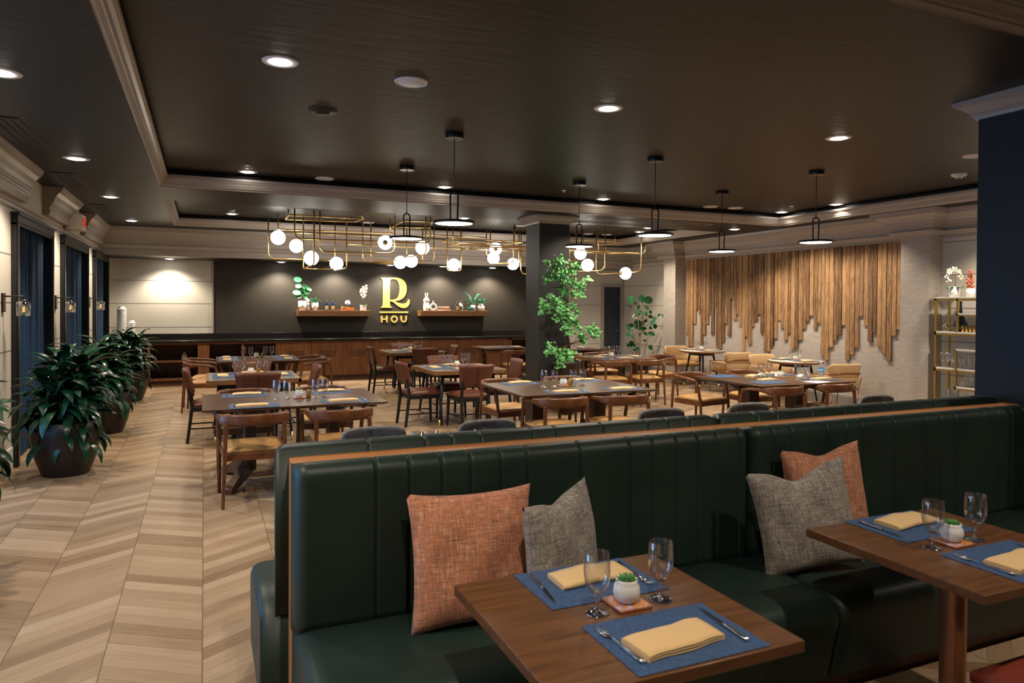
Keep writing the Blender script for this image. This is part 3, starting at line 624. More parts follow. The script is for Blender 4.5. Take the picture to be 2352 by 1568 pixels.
def leather_chair():
    t = thing('leather_side_chair', '', 'chair')
    pad(MB(), .205, .235, -.22, .24, .42, .06, .014).build('seat', 'brown_leather', t)
    MB().box(-.20,.20,-.22,-.19,.37,.42).box(-.225,.225,.20,.228,.37,.42).box(-.215,-.19,-.2,.21,.37,.42).box(.19,.215,-.2,.21,.37,.42).build('seat_frame', 'black_wood', t, .003)
    n = 14; mm = 8; vs = []
    for lay in (0, 1):
        for j in range(mm+1):
            for i in range(n+1):
                u = 2*i/n-1; v = j/mm; hw = .205+.045*v; ed = min(1, min(v, 1-v)*5, (1-abs(u))*5); th = .014+.014*(1-(1-ed)**2)
                y = -.245-.075*v + .035*u*u - .0 + (th if lay else -th)
                z = .555+.30*v+.006*(1-u*u)*(1 if v > .9 else 0)
                vs.append((u*hw, y, z))
    I_ = lambda l, i, j: l*(n+1)*(mm+1)+j*(n+1)+i; fs = []
    for j in range(mm):
        for i in range(n): fs += [(I_(0,i,j), I_(0,i+1,j), I_(0,i+1,j+1), I_(0,i,j+1)), (I_(1,i,j), I_(1,i,j+1), I_(1,i+1,j+1), I_(1,i+1,j))]
    for i in range(n): fs += [(I_(0,i,0), I_(1,i,0), I_(1,i+1,0), I_(0,i+1,0)), (I_(0,i,mm), I_(0,i+1,mm), I_(1,i+1,mm), I_(1,i,mm))]
    for j in range(mm): fs += [(I_(0,0,j), I_(0,0,j+1), I_(1,0,j+1), I_(1,0,j)), (I_(0,n,j), I_(1,n,j), I_(1,n,j+1), I_(0,n,j+1))]
    bk = MB().add(vs, fs, True).build('backrest', 'brown_leather', t)
    MB().box(-.002,.002,-.277,-.2745,.57,.58).tube([(0,-.2745-.075*v,.56+.29*v) for v in [k/6 for k in range(7)]], .0035, 6).build('seam', 'shadow_paint', bk)
    for sx in (-1, 1):
        taper(MB(), (sx*.195,-.275,0), (sx*.190,-.225,.42), (.014,.016), (.018,.020)).hexa([(sx*.190-.016,-.245,.42),(sx*.190+.016,-.245,.42),(sx*.190+.016,-.205,.42),(sx*.190-.016,-.205,.42)], [(sx*.19-.014,-.272,.64),(sx*.19+.014,-.272,.64),(sx*.19+.014,-.246,.64),(sx*.19-.014,-.246,.64)]).build('leg', 'black_wood', t, .003)
        taper(MB(), (sx*.215,.225,0), (sx*.205,.205,.40), (.013,.013), (.019,.019)).build('leg', 'black_wood', t, .003)
    MB().tube([(-.197,-.25,.17),(-.208,.215,.17)], .011, 4).tube([(.197,-.25,.17),(.208,.215,.17)], .011, 4).tube([(-.20,0,.17),(.20,0,.17)], .011, 4).build('stretcher', 'black_wood', t)
    return t
def curved_wall(mb, path, z0f, z1f, th, bulge=.0, lean=0):
    """upholstered strip along plan path; z range functions of s in 0..1"""
    P = [Vector((p[0], p[1], 0)) for p in path]; n = len(P)-1; vs = []; K_ = 12
    for i, p in enumerate(P):
        tg = (P[min(i+1, n)]-P[max(i-1, 0)]).normalized(); nr = Vector((-tg.y, tg.x, 0)); s_ = i/n; z0, z1 = z0f(s_), z1f(s_); zc, hz = (z0+z1)/2, (z1-z0)/2
        sh = 1 if 0 < i < n else .55
        for k in range(K_):
            a = 2*pi*k/K_; ca, sa = cos(a), sin(a)
            ex = (abs(ca)**.55)*(1 if ca > 0 else -1); ez = (abs(sa)**.55)*(1 if sa > 0 else -1)
            z = zc+hz*ez*(sh if sh < 1 else 1); vs.append(p+nr*(th*ex*sh - lean*(z-z0))+Vector((0,0,z)))
    mb.add(vs, [(i*K_+j, i*K_+(j+1)%K_, (i+1)*K_+(j+1)%K_, (i+1)*K_+j) for i in range(n) for j in range(K_)], True)
    mb.add(vs[:K_], [tuple(range(K_))], True); mb.add(vs[-K_:], [tuple(range(K_))], True); return mb
def upath(w, yb, yf, r, n=24):
    pts = [(-w, yf)]; 
    for i in range(9): a = pi+ (pi/2)*i/8; pts.append((-w+r+r*cos(a), yb+r+r*sin(a)))
    for i in range(9): a = 1.5*pi+(pi/2)*i/8; pts.append((w-r+r*cos(a), yb+r+r*sin(a)))
    pts.append((w, yf)); out = []
    # resample
    L_ = [0]
    for i in range(1, len(pts)): L_.append(L_[-1]+math.dist(pts[i], pts[i-1]))
    for k in range(n+1):
        d = L_[-1]*k/n; i = max(1, next((j for j in range(1, len(L_)) if L_[j] >= d-1e-9), len(L_)-1)); f = (d-L_[i-1])/(L_[i]-L_[i-1]); out.append((pts[i-1][0]+(pts[i][0]-pts[i-1][0])*f, pts[i-1][1]+(pts[i][1]-pts[i-1][1])*f))
    return out
def tub_chair():
    t = thing('upholstered_armchair', '', 'chair')
    pad(MB(), .245, .255, -.20, .27, .40, .07, .02).build('seat', 'tan_leather', t)
    up = upath(.27, -.27, .22, .15)
    hi = lambda s_: .60+.0*s_+.09*max(0, 1-abs(s_-.5)*3.2)**.5 if abs(s_-.5) < .31 else .60
    bk = curved_wall(MB(), up, lambda s_: .45, lambda s_: .60, .024).build('backrest', 'tan_fabric', t)
    curved_wall(MB(), up[7:18], lambda s_: .56, lambda s_: .78, .030, lean=.12).build('head_roll', 'tan_fabric', bk)
    fr = MB(); u2 = upath(.305, -.315, .24, .17)
    zf = lambda i: .585+.055*(1-min(1, abs(i-12)/12)**1.5)
    fr.tube([(x, y, zf(i)) for i, (x, y) in enumerate(u2)], .009, 8)
    fr.tube([(-.25,-.22,.385),(.25,-.22,.385),(.26,.26,.385),(-.26,.26,.385)], .008, 6, closed=True)
    fr.tube([(-.25,-.22,.385),(-.29,-.26,.60)], .008, 6).tube([(.25,-.22,.385),(.29,-.26,.60)], .008, 6)
    fr.build('frame', 'copper', t)
    for sx in (-1, 1):
        MB().tube([(sx*.30,.24,.585),(sx*.285,.255,.40),(sx*.275,.27,0)], [.009,.010,.007], 8).build('leg', 'copper', t)
        MB().tube([(sx*.25,-.22,.39),(sx*.27,-.29,0)], [.010,.007], 8).build('leg', 'copper', t)
    return t
def grey_chair():
    t = thing('grey_fabric_chair', '', 'chair')
    pad(MB(), .22, .24, -.22, .25, .40, .08, .015).build('seat', 'grey_fabric', t)
    pth = [(-.24+.48*i/16, -.25+.05*(abs(i-8)/8)**2) for i in range(17)]
    curved_wall(MB(), pth, lambda s_: .46, lambda s_: .885-.05*abs(2*s_-1)**6, .022, lean=-.12).build('backrest', 'grey_fabric', t)
    for sx in (-1, 1):
        MB().tube([(sx*.20,.22,.42),(sx*.23,.25,0)], [.014,.009], 8).build('leg', 'black_wood', t); MB().tube([(sx*.19,-.21,.42),(sx*.22,-.26,0)], [.014,.009], 8).build('leg', 'black_wood', t)
    return t
wa, lc, tc_, gc = wood_armchair(), leather_chair(), tub_chair(), grey_chair()
S, N_, Wt, Et = 0, pi, -pi/2, pi/2   # rz so that the chair faces +Y, -Y, +X, -X
for x, y, rz, lab in [
 (.385,6.34,0,'wooden armchair in front of the planter-side long table, full back and seat showing'), (1.08,6.33,.03,'wooden armchair beside the green bench end, at the planter-side long table'),
 (.39,7.60,N_,'wooden armchair across the planter-side long table, nearer the planters'), (1.15,7.62,N_-.05,'wooden armchair across the planter-side long table, nearer the room middle'),
 (3.23,6.31,-.05,'wooden armchair with its back to the green bench, first at the column-side long table'), (3.90,6.26,0,'wooden armchair with its back to the green bench, second at the column-side long table'),
 (3.28,7.62,N_+.1,'wooden armchair across the column-side long table beside the leather chairs'), (4.10,7.64,N_,'wooden armchair across the column-side long table before the tree planter'),
 (5.98,6.24,.04,'wooden armchair with its back to the bench at the water bottle table, first'), (6.78,6.26,.02,'wooden armchair with its back to the bench at the water bottle table, second'),
 (5.97,7.52,N_+.18,'wooden armchair with whole side showing behind the water bottle table corner'), (6.85,7.55,N_,'wooden armchair behind the water bottle table, mostly hidden by the glasses'),
 (.02,11.72,Wt-.15,'wooden armchair at the dark table by the cabinets, nearer one on the planter side'), (.02,12.36,Wt-.1,'wooden armchair at the dark table by the cabinets, farther one on the planter side'),
 (1.58,11.70,Et+.1,'wooden armchair at the dark table by the cabinets, nearer one on the far end'), (1.58,12.36,Et+.1,'wooden armchair at the dark table by the cabinets, farther one on the far end'),
 (6.12,9.98,-.08,'wooden armchair in front of the grey tabletop beside the tree planter'), (6.72,9.95,.05,'wooden armchair in front of the grey tabletop with tan seat fully showing'),
 (7.38,10.50,Et+.15,'wooden armchair at the end of the grey table, round back before the sea-grape plant'), (5.98,11.25,N_-.2,'wooden armchair behind the grey table close to the tree foliage'), (6.72,11.30,N_,'wooden armchair behind the grey table beneath the goblets'),
 (5.72,12.9,-.2,'wooden armchair glimpsed beside the dark column at the red box'), (7.28,12.35,Et,'wooden armchair at the dark table behind the leafy tree')]:
    place(wa, (x, y, 0), rz, lab, 'wooden armchairs with tan leather seats')
for x, y, rz, lab in [
 (.10,9.22,Wt,'brown leather chair with black legs, side on, nearest the planters'), (.56,8.72,0,'brown leather chair back right behind the long table by the planters'), (1.03,9.25,Et,'brown leather chair at the far end of the grey table behind the planter-side long table'), (.60,9.88,N_,'brown leather chair back showing through goblets, behind the first grey table'),
 (2.72,9.36,Wt+.05,'brown leather chair seen side on, planter side of the nearer central table'), (3.24,8.88,.04,'brown leather chair with full seamed back, nearest of the central group'), (3.86,9.36,Et-.1,'brown leather chair by the dark column at the nearer central table'), (3.30,9.96,N_-.06,'brown leather chair on the far side of the nearer central table'),
 (3.06,12.82,Wt,'brown leather chair seen side on at the farther central table'), (3.58,12.34,.04,'brown leather chair back in front of the farther central table'), (4.10,12.82,Et-.1,'brown leather chair by the cabinets at the far end of the farther central table'), (3.60,13.40,N_,'brown leather chair against the cabinets behind the farther central table')]:
    place(lc, (x, y, 0), rz, lab, 'brown leather side chairs with black legs')
for x, y, rz, lab in [(9.2,12.2,N_-.1,'tan upholstered armchair facing out behind the farther round table'), (9.15,10.62,-.12,'tan upholstered armchair with its back turned, in front of the farther round table'),
 (9.12,9.58,N_-.1,'tan upholstered armchair facing out behind the nearer round table'), (8.92,8.02,-.15,'tan upholstered armchair behind the water bottle, its copper arm rail showing')]:
    place(tc_, (x, y, 0), rz, lab, 'tan upholstered armchairs by the plank wall')
for i, x in enumerate((.965, 1.72, 3.10, 3.92, 5.33)):
    place(gc, (x, 4.17, 0), N_, 'grey fabric chair back just showing over the green bench, ' + ['nearest the bench end', 'behind two tumblers', 'alone mid-bench', 'fourth along', 'nearest the pillar'][i], 'grey fabric chairs behind the bench')
o = thing('red_leather_chair', 'red-brown leather chair seat tucked under the booth table at the photo corner', 'chair', (2.60, 1.28, 0), 0)
pad(MB(), .235, .255, -.26, .26, .40, .075, .02).build('seat', 'red_leather', o)
MB().box(-.22,.22,-.24,.24,.35,.40).build('seat_frame', 'black_wood', o, .004)
for sx in (-1,1):
    for sy in (-1,1): taper(MB(), (sx*.22,sy*.24,0), (sx*.20,sy*.22,.36), (.013,.013), (.018,.018)).build('leg', 'black_wood', o, .003)

# ================================================================== TABLES
def vplane(mb, p, dv, prof, h):
    L_ = math.hypot(*dv); nx, ny = -dv[1]/L_*h, dv[0]/L_*h; n = len(prof)
    vs = [(p[0]+dv[0]*u+s_*nx, p[1]+dv[1]*u+s_*ny, z) for s_ in (-1, 1) for u, z in prof]
    return mb.add(vs, [tuple(range(n)), tuple(reversed(range(n, 2*n)))]+[(i, n+i, n+(i+1)%n, (i+1)%n) for i in range(n)])
def pedestal_table(name_lab, cx, cy, w, d, colw=.05):
    t = thing('dining_table', name_lab, 'table', (cx, cy, 0), 0, None)
    MB().hexa([(-w/2+.03,-d/2+.03,.722),(w/2-.03,-d/2+.03,.722),(w/2-.03,d/2-.03,.722),(-w/2+.03,d/2-.03,.722)], [(-w/2,-d/2,.738),(w/2,-d/2,.738),(w/2,d/2,.738),(-w/2,d/2,.738)]).box(-w/2,w/2,-d/2,d/2,.738,.75).build('tabletop', 'table_walnut', t, .002)
    MB().box(-w/2+.16,w/2-.16,-.05,.05,.66,.722).build('stretcher', 'table_walnut', t, .004)
    for sx in (-1, 1):
        x = sx*.375
        MB().box(x-colw,x+colw,-.10,.10,.12,.72).build('leg', 'table_walnut', t, .006)
        for sy in (-1, 1):
            vplane(MB(), (x, sy*.06), (sx*(w/2-.375-.10), sy*(d/2-.14)), [(0,.50),(.12,.60),(.35,.675),(1,.698),(1,.722),(0,.722)], .028).build('bracket', 'table_walnut', t, .004)
            vplane(MB(), (x, sy*.04), (sx*.20, sy*.40), [(0,.26),(0,.10),(.92,0),(1,0),(1,.05)], .035).build('foot', 'table_walnut', t, .004)
    return t
def tile_table(name_lab, cx, cy, w, d, rz=0):
    t = thing('dining_table', name_lab, 'table', (cx, cy, 0), rz)
    MB().box(-w/2,w/2,-d/2,-d/2+.03,.70,.75).box(-w/2,w/2,d/2-.03,d/2,.70,.75).box(-w/2,-w/2+.03,-d/2,d/2,.70,.75).box(w/2-.03,w/2,-d/2,d/2,.70,.75).box(-w/2+.02,w/2-.02,-d/2+.02,d/2-.02,.70,.745).build('table_frame', 'edge_wood', t, .002)
    MB().box(-w/2+.03,w/2-.03,-d/2+.03,d/2-.03,.744,.7495).build('tabletop', 'tile_top', t)
    MB().box(-w/2+.14,w/2-.14,-d/2+.14,-d/2+.17,.64,.70).box(-w/2+.14,w/2-.14,d/2-.17,d/2-.14,.64,.70).box(-w/2+.14,-w/2+.17,-d/2+.14,d/2-.14,.64,.70).box(w/2-.17,w/2-.14,-d/2+.14,d/2-.14,.64,.70).build('apron', 'black_wood', t)
    for sx in (-1, 1):
        for sy in (-1, 1):
            lg = MB().tube([(sx*(w/2-.10),sy*(d/2-.10),.10),(sx*(w/2-.16),sy*(d/2-.16),.69)], [.016,.024], 12).build('leg', 'blue_black', t)
            MB().tube([(sx*(w/2-.09),sy*(d/2-.09),0),(sx*(w/2-.10),sy*(d/2-.10),.10)], [.013,.0165], 12).build('foot_cap', 'brass', lg)
    return t
def round_table(lab, cx, cy):
    t = thing('round_table', lab, 'table', (cx, cy, 0))
    MB().lathe([(.40,.71),(.435,.72),(.435,.748),(.425,.75)], n=48).build('table_frame', 'edge_wood', t)
    MB().lathe([(1e-5,.752),(.424,.752),(.426,.749)], n=48, cap=False).build('tabletop', 'marble_top', t)
    MB().lathe([(.25,.66),(.25,.71)], n=32).build('apron', 'black_wood', t)
    for k in range(4):
        a = pi/4+k*pi/2; c_, s_ = cos(a), sin(a)
        lg = MB().tube([(c_*.33,s_*.33,.10),(c_*.22,s_*.22,.71)], [.013,.020], 10).build('leg', 'black_wood', t)
        MB().tube([(c_*.348,s_*.348,0),(c_*.33,s_*.33,.10)], [.011,.0135], 10).build('foot_cap', 'brass', lg)
    return t
pedestal_table('long walnut dining table on angled pedestal feet, beside the planters', .765, 6.93, 1.56, 1.10)
pedestal_table('long walnut dining table on thick legs, before the dark column', 3.64, 6.87, 1.55, 1.18, .075)
pedestal_table('long walnut dining table carrying the plastic water bottle', 6.42, 6.70, 1.45, 1.20, .075)
tile_table('grey-inlaid square table behind the long table by the planters', .545, 9.24, 1.04, 1.04)
pedestal_table('dark walnut table in front of the open cabinet shelves', .79, 12.03, 1.22, 1.15)
tile_table('grey-inlaid square table in the middle of the room, nearer one', 3.30, 9.48, 1.05, 1.08, .03)
tile_table('grey-inlaid square table in front of the slatted cabinet doors', 3.61, 13.02, 1.05, 1.0)
tile_table('grey-inlaid table beside the leafy bright green tree', 6.48, 10.43, 1.08, .98)
round_table('round marble-topped table farther along the plank wall', 9.08, 11.40); round_table('round marble-topped table behind the water bottle table', 8.90, 8.78)
pedestal_table('dark walnut table glimpsed behind the leafy tree', 6.85, 12.72, 1.0, .9)
pedestal_table('dark table edge glimpsed at the dark column by the red box', 5.66, 13.65, .96, .8)
def booth_table(lab, x0, lab2=None):
    t = thing('booth_table', lab, 'table', (x0+.375, 1.78, 0))
    MB().box(-.375,.375,-.36,.36,.717,.75).build('tabletop', 'booth_walnut', t, .003)
    MB().lathe([(.045,.03),(.045,.70)], n=28, cap=False).build('column_post', 'steel_table', t)
    MB().box(-.12,.12,-.12,.12,.700,.717).build('mount_plate', 'black_metal', t)
    MB().lathe([(.24,0),(.24,.012),(.06,.03),(.045,.04)], n=36).build('base', 'black_metal', t)
booth_table('walnut booth table with two complete place settings', .735); booth_table('walnut booth table cut off by the photo edge, on a round post', 2.235)
for cx, lab in ((1.36, 'hidden table behind the bench under the first tumblers'), (3.66, 'hidden table behind the bench under the farther tumblers')):
    t = thing('booth_table', lab, 'table', (cx, 3.80, 0)); MB().box(-.6,.6,-.33,.33,.717,.75).build('tabletop', 'booth_walnut', t, .003)
    MB().lathe([(.045,.03),(.045,.717)], n=20, cap=False).build('column_post', 'steel_table', t); MB().lathe([(.26,0),(.26,.012),(.06,.03),(.045,.04)], n=28).build('base', 'black_metal', t)

# ================================================================== GREEN BENCH (back to back)
bn = thing('banquette', 'long dark green channelled leather double bench with a wooden cap', 'bench', (0, 0, 0))
B(.305, 4.66, 2.765, 2.875, 0, 1.045).build('cap_board', 'cap_wood', bn, .003)
SEAM1 = [.60,.73,.86,.98,1.11,1.23,1.48,1.73,1.85,1.98,2.10,2.21,2.34]; SEAM2 = [2.55,2.67,2.91,3.04,3.16,3.40,3.65,3.77,3.89,4.14,4.27,4.39,4.51]
def back_cushion(x0, x1, seams, front):
    """upholstered back with stitched channels; front=True faces -Y"""
    xs = [x0]; e = [x0+.02]+seams+[x1-.02]; P = []
    def dep(x):   # groove factor 0..1
        dm = min([abs(x-s_) for s_ in seams]+[9]); g = math.exp(-(dm/.005)**2)
        de = min(x-x0, x1-x); r = 1 if de > .05 else sqrt(max(0, 1-(1-de/.05)**2)); return g, r
    n = int((x1-x0)/.0035); vs = []; prof = []
    za, zb = .43, (1.058 if front else 1.088)
    for k in range(15):
        prof.append(k/14)
    rows = []
    for k in range(21):
        t = k/20
        if t < .62: z = za+(zb-.055-za)*t/.62; th = .115; 
        else:
            a = (t-.62)/.38*pi*.62; z = zb-.055+.055*sin(min(a, pi/2)) if a < pi/2 else zb-.055+.055*sin(a); th = .06+.055*cos(a)
        rows.append((z, th))
    for i in range(n+1):
        x = x0+(x1-x0)*i/n; g, r = dep(x)
        for (z, th) in rows:
            th2 = (th-.0)*(.35+.65*r) - .010*g*(1 if th > .03 else .3); zz = z-(1-r)*.03*(z > .9) - .012*g*(z > zb-.05)
            y = 2.765-th2 if front else 2.875+th2
            vs.append((x, y, zz))
        yb_ = 2.764 if front else 2.876
        vs.append((x, yb_, rows[-1][0]-.01)); vs.append((x, yb_, za))
    k = len(rows)+2; fs = [(i*k+j, (i+1)*k+j, (i+1)*k+(j+1)%k, i*k+(j+1)%k) for i in range(n) for j in range(k)]
    mb = MB().add(vs, fs, True)
    mb.add(vs[:k], [tuple(range(k))]); mb.add(vs[-k:], [tuple(range(k))])
    return mb.build('back_cushion', 'green_leather', bn)
back_cushion(.30, 2.415, SEAM1, True); back_cushion(2.425, 4.64, SEAM2, True)
back_cushion(.255, 2.40, [.62,.86,.98,1.11,1.36,1.48,1.73,1.98,2.10,2.23], False); back_cushion(2.41, 4.6, [2.66,2.79,3.04,3.28,3.40,3.65,3.90,4.02,4.27,4.39], False)
def seat_block(x0, x1, front, top):
    n = 10; vs = []; 
    y0, y1 = (2.11, 2.76) if front else (3.53, 2.88)
    prof = []
    for k in range(9): a = pi/2*k/8; prof.append((.05-.05*sin(a), .44-.05+.05*cos(a)) if False else (.055*(1-cos(pi/2*k/8)), .44-.055*(1-sin(pi/2*k/8))))
    s_ = 1 if front else -1
    pts = [(y0+s_*.06, .09), (y0+s_*.015, .30)]+[(y0+s_*q, z-.0) for q, z in [(.0,.36),(.004,.39),(.018,.42),(.045,.44),(.09,.45),(.3,.455)]]+[(y1, .45), (y1, .09)]
    xs_ = [(x0, .0), (x0+.012, .6), (x0+.035, .9), (x0+.07, 1), (x1-.07, 1), (x1-.035, .9), (x1-.012, .6), (x1, .0)]
    for x, r in xs_:
        for y, z in pts:
            vs.append((x, y+(1-r)*.02*s_*(abs(y-y0) < .1), z-(1-r)*.035*(z > .3)))
    k = len(pts); mb = MB().add(vs, [(i*k+j, (i+1)*k+j, (i+1)*k+j+1, i*k+j+1) for i in range(len(xs_)-1) for j in range(k-1)], True)
    mb.add(vs[:k], [tuple(range(k))]); mb.add(vs[-k:], [tuple(range(k))]); o = mb.build(top, 'green_leather', bn)
    return o
seat_block(.305, 2.415, True, 'seat'); seat_block(2.425, 4.64, True, 'seat'); seat_block(.20, 2.40, False, 'seat'); seat_block(2.41, 4.6, False, 'seat')
MB().box(.34,4.62,2.225,2.78,0,.10).box(.34,4.55,2.88,3.42,0,.10).build('plinth', 'walnut_dark', bn)

# ================================================================== TABLEWARE
def at(px, py, Y):
    d = fw + R_*((px-1176)/F) - U_*((py-CY)/F); t = Y/d.y; return Vector((d.x*t, Y, 1.65+d.z*t))
def flat(name, lab, cat): return thing(name, lab, cat)
goblet = thing('water_goblet', '', 'glass')
MB().lathe([(1e-5,.0),(.034,.0),(.035,.0025),(.030,.005),(.010,.010),(.006,.018),(.0055,.032),(.0085,.040),(.006,.047),(.010,.054),(.016,.059),(1e-5,.062)], n=24, cap=False).build('stem', 'stem_glass', goblet)
MB().lathe([(.004,.056),(.016,.059),(.026,.070),(.0345,.088),(.0385,.108),(.0390,.128),(.0375,.152),(.0355,.178),(.0350,.1788),(.0345,.178)], n=32, cap=False).build('bowl', 'goblet_glass', goblet)
tumbler = MB().lathe([(1e-5,0),(.030,0),(.032,.004),(.037,.16),(.0365,.1605),(.0355,.16),(.0300,.012),(1e-5,.010)], n=28, cap=False).build('tumbler', 'goblet_glass'); tumbler['category'] = 'glass'
mat_ = B(-.205,.205,-.145,.145,0,.002).build('placemat', 'blue_mat'); mat_['category'] = 'placemat'
def napkin_mesh():
    n = 16; vs = []; pr = []
    for k in range(11): a = pi*k/10; pr.append((.060+.0*a+.008*sin(a), .009-.009*cos(a)))
    prof = [(-.055,0),(.055,0)]+[(.055+.009*sin(pi*k/8), .010-.010*cos(pi*k/8)) for k in range(1, 8)]+[(.055,.020),(.02,.022),(-.03,.021),(-.055,.019),(-.0555,.0145),(-.050,.0140),(-.0555,.0135),(-.0555,.0075),(-.050,.0070),(-.0555,.0065)]
    k = len(prof); mb = MB()
    for i in range(n+1):
        u = i/n; x = (u-.5)*.262; q = .004*sin(u*9)+.006*(u-.5)**2
        for y, z in prof: vs.append((x+.006*y*8*(u-.5), y+q+.01*(u-.5), z*(.8+.25*sin(pi*u))*(1+.05*sin(u*17)) ))
    mb.add(vs, [(i*k+j, (i+1)*k+j, (i+1)*k+(j+1)%k, i*k+(j+1)%k) for i in range(n) for j in range(k)], True)
    mb.add(vs[:k], [tuple(range(k))]); mb.add(vs[-k:], [tuple(range(k))]); return mb
napkin = napkin_mesh().build('napkin', 'napkin_cloth'); napkin['category'] = 'napkin'
def fork_mesh():
    mb = MB().tube([(0,-.10,.006),(0,-.06,.004),(0,0,.005),(0,.035,.010),(0,.055,.006)], [.0065,.006,.0035,.003,.006], 8, flat=(.45,1))
    mb.tube([(0,.052,.006),(0,.062,.005),(0,.072,.004)], [.007,.011,.0115], 8, flat=(.25,1))
    for k in (-1.5,-.5,.5,1.5): mb.tube([(k*.0058,.068,.004),(k*.006,.09,.006),(k*.006,.108,.011)], [.0018,.0016,.0009], 6)
    return mb
fork = fork_mesh().build('fork', 'chrome'); fork['category'] = 'fork'
knife = MB().tube([(0,-.11,.005),(0,-.08,.0055),(0,-.01,.005),(0,.0,.005)], [.006,.0068,.0055,.005], 8, flat=(.6,1)).hexa([(-.005,0,.002),(.006,0,.002),(.008,.08,.002),(.001,.115,.002)], [(-.005,0,.005),(.006,0,.005),(.008,.08,.004),(.001,.115,.004)]).build('knife', 'chrome'); knife['category'] = 'knife'
pot = thing('succulent_pot', '', 'plant')
MB().lathe([(1e-5,0),(.026,0),(.036,.012),(.041,.030),(.037,.050),(.031,.060),(.033,.068),(.030,.068),(.028,.058),(1e-5,.054)], n=28, cap=False).build('bowl', 'white_ceramic', pot)
MB().lathe([(.028,.056),(1e-5,.060)], n=18, cap=False).build('soil', 'soil', pot)
su = MB()
for k in range(26):
    a = k*2.4; t_ = k/26; el = .35+1.1*t_; L_ = .034-.012*t_; d_ = Vector((cos(a)*cos(el), sin(a)*cos(el), sin(el)))
    su.tube([Vector((cos(a)*.006, sin(a)*.006, .058)), Vector((cos(a)*.006, sin(a)*.006, .058))+d_*L_*.55, Vector((cos(a)*.006, sin(a)*.006, .058))+d_*L_], [.004,.0055,.0005], 6)
su.build('succulent', 'succulent', pot)
coaster = thing('coaster', '', 'coaster'); MB().box(-.055,.055,-.055,.055,0,.005).build('edge', 'coaster_red', coaster, .001); B(-.054,.054,-.054,.054,.005,.009).build('tile', 'coaster_stone', coaster, .001)
cardh = MB().box(-.014,.014,-.022,.022,0,.072).box(-.011,.011,-.026,.026,.002,.07).build('brass_number_block', 'brass_satin', None, .002); cardh['category'] = 'table marker'
ORD = ['leftmost', 'second from left', 'third from left', 'rightmost']
def setting(x, y, z, rz, phrase, which, nap=True, cut=True, jit=0):
    c_, s_ = cos(rz), sin(rz)
    L = lambda a, b_: (x+a*c_-b_*s_, y+a*s_+b_*c_)
    place(mat_, (*L(0,0), z+.0005), rz, 'blue woven placemat, %s on %s' % (which, phrase), 'blue placemats')
    if nap: place(napkin, (*L(-.02,-.035), z+.0027), rz+random.uniform(-.06,.06), 'folded tan napkin, %s on %s' % (which, phrase), 'folded tan napkins')
    if cut:
        place(fork, (*L(-.168,.0), z+.003), rz+random.uniform(-.06,.12), 'steel fork, %s on %s' % (which, phrase), 'forks')
        place(knife, (*L(.165,.0), z+.003), rz+random.uniform(-.1,.08), 'steel knife, %s on %s' % (which, phrase), 'knives')
def goblets(xs_, phrase, z=.7505, proto=None):
    for i, (x, y) in enumerate(xs_):
        w_ = ORD[i] if len(xs_) == 4 else ('left', 'right')[i]
        place(proto or goblet, (x, y, z), random.random()*6, ('clear stemmed goblet, %s of four on %s' if len(xs_) == 4 else 'clear stemmed goblet, %s one on %s') % (w_, phrase), 'stemmed water goblets')
def centre(x, y, phrase, z=.7505, block=True, rz=0):
    place(coaster, (x, y, z), rz, 'square coaster under the plant on %s' % phrase, 'patterned coasters')
    place(pot, (x, y, z+.0095), random.random()*6, 'small white potted succulent on %s' % phrase, 'white succulent pots')
    if block: place(cardh, (x+.085, y, z), .3, 'small brass block on %s' % phrase, 'brass table blocks')
Z = .7503
ph = 'the walnut table by the planters'
for (x, y, r, w_) in ((.405,6.52,0,'near planter-side place'), (1.19,6.56,0,'near bench-side place'), (.365,7.29,pi,'far planter-side place'), (1.16,7.28,pi,'far mid-room place')): setting(x, y, Z, r, ph, w_)
goblets([(.62,6.90),(.71,6.87),(.965,6.86),(1.055,6.88)], ph); centre(.825, 6.91, ph)
ph = 'the walnut table before the dark column'
for (x, y, r, w_) in ((3.42,6.44,0,'near left place'), (4.10,6.45,0,'near right place'), (3.27,7.30,pi,'far left place'), (4.10,7.31,pi,'far right place')): setting(x, y, Z, r, ph, w_)
goblets([(3.375,6.88),(3.495,6.86),(3.735,6.88),(3.846,6.87)], ph); centre(3.63, 6.91, ph)
ph = 'the table with the water bottle'
setting(6.06, 6.40, Z, 0, ph, 'near left place', False, False); setting(6.95, 6.45, Z, 0, ph, 'near right place'); setting(6.05, 7.15, Z, pi, ph, 'far left place', False, False); setting(6.87, 7.12, Z, pi, ph, 'far right place', True, False)
place(napkin, (6.23, 6.58, Z), .1, 'folded tan napkin lying bare beside the bottle-table goblets', 'folded tan napkins'); place(napkin, (6.38, 7.0, Z), .5, 'crumpled tan napkin at the far edge of the bottle table', 'folded tan napkins')
goblets([(6.44,6.92),(6.50,6.84),(6.64,6.52),(6.71,6.44)], ph); centre(6.62, 6.78, ph, block=False)
place(fork, (6.60, 6.33, Z), 1.2, 'loose steel fork beside the white paper menu', 'forks')
o = thing('water_bottle', 'clear plastic water bottle with a blue label and white cap', 'bottle', (7.03, 6.52, Z))
MB().lathe([(1e-5,0),(.030,.0),(.032,.01),(.031,.05),(.032,.09),(.031,.13),(.024,.165),(.012,.185),(.012,.195)], n=28, cap=False).build('bottle_body', 'bottle_plastic', o)
MB().lathe([(.0328,.085),(.0328,.130)], n=28, cap=False).build('label', 'bottle_blue', o); MB().lathe([(.0331,.102),(.0331,.113)], n=28, cap=False).build('label_band', 'white_plastic', o)
MB().cyl((0,0,.192), .0145, .018).build('cap', 'white_plastic', o)
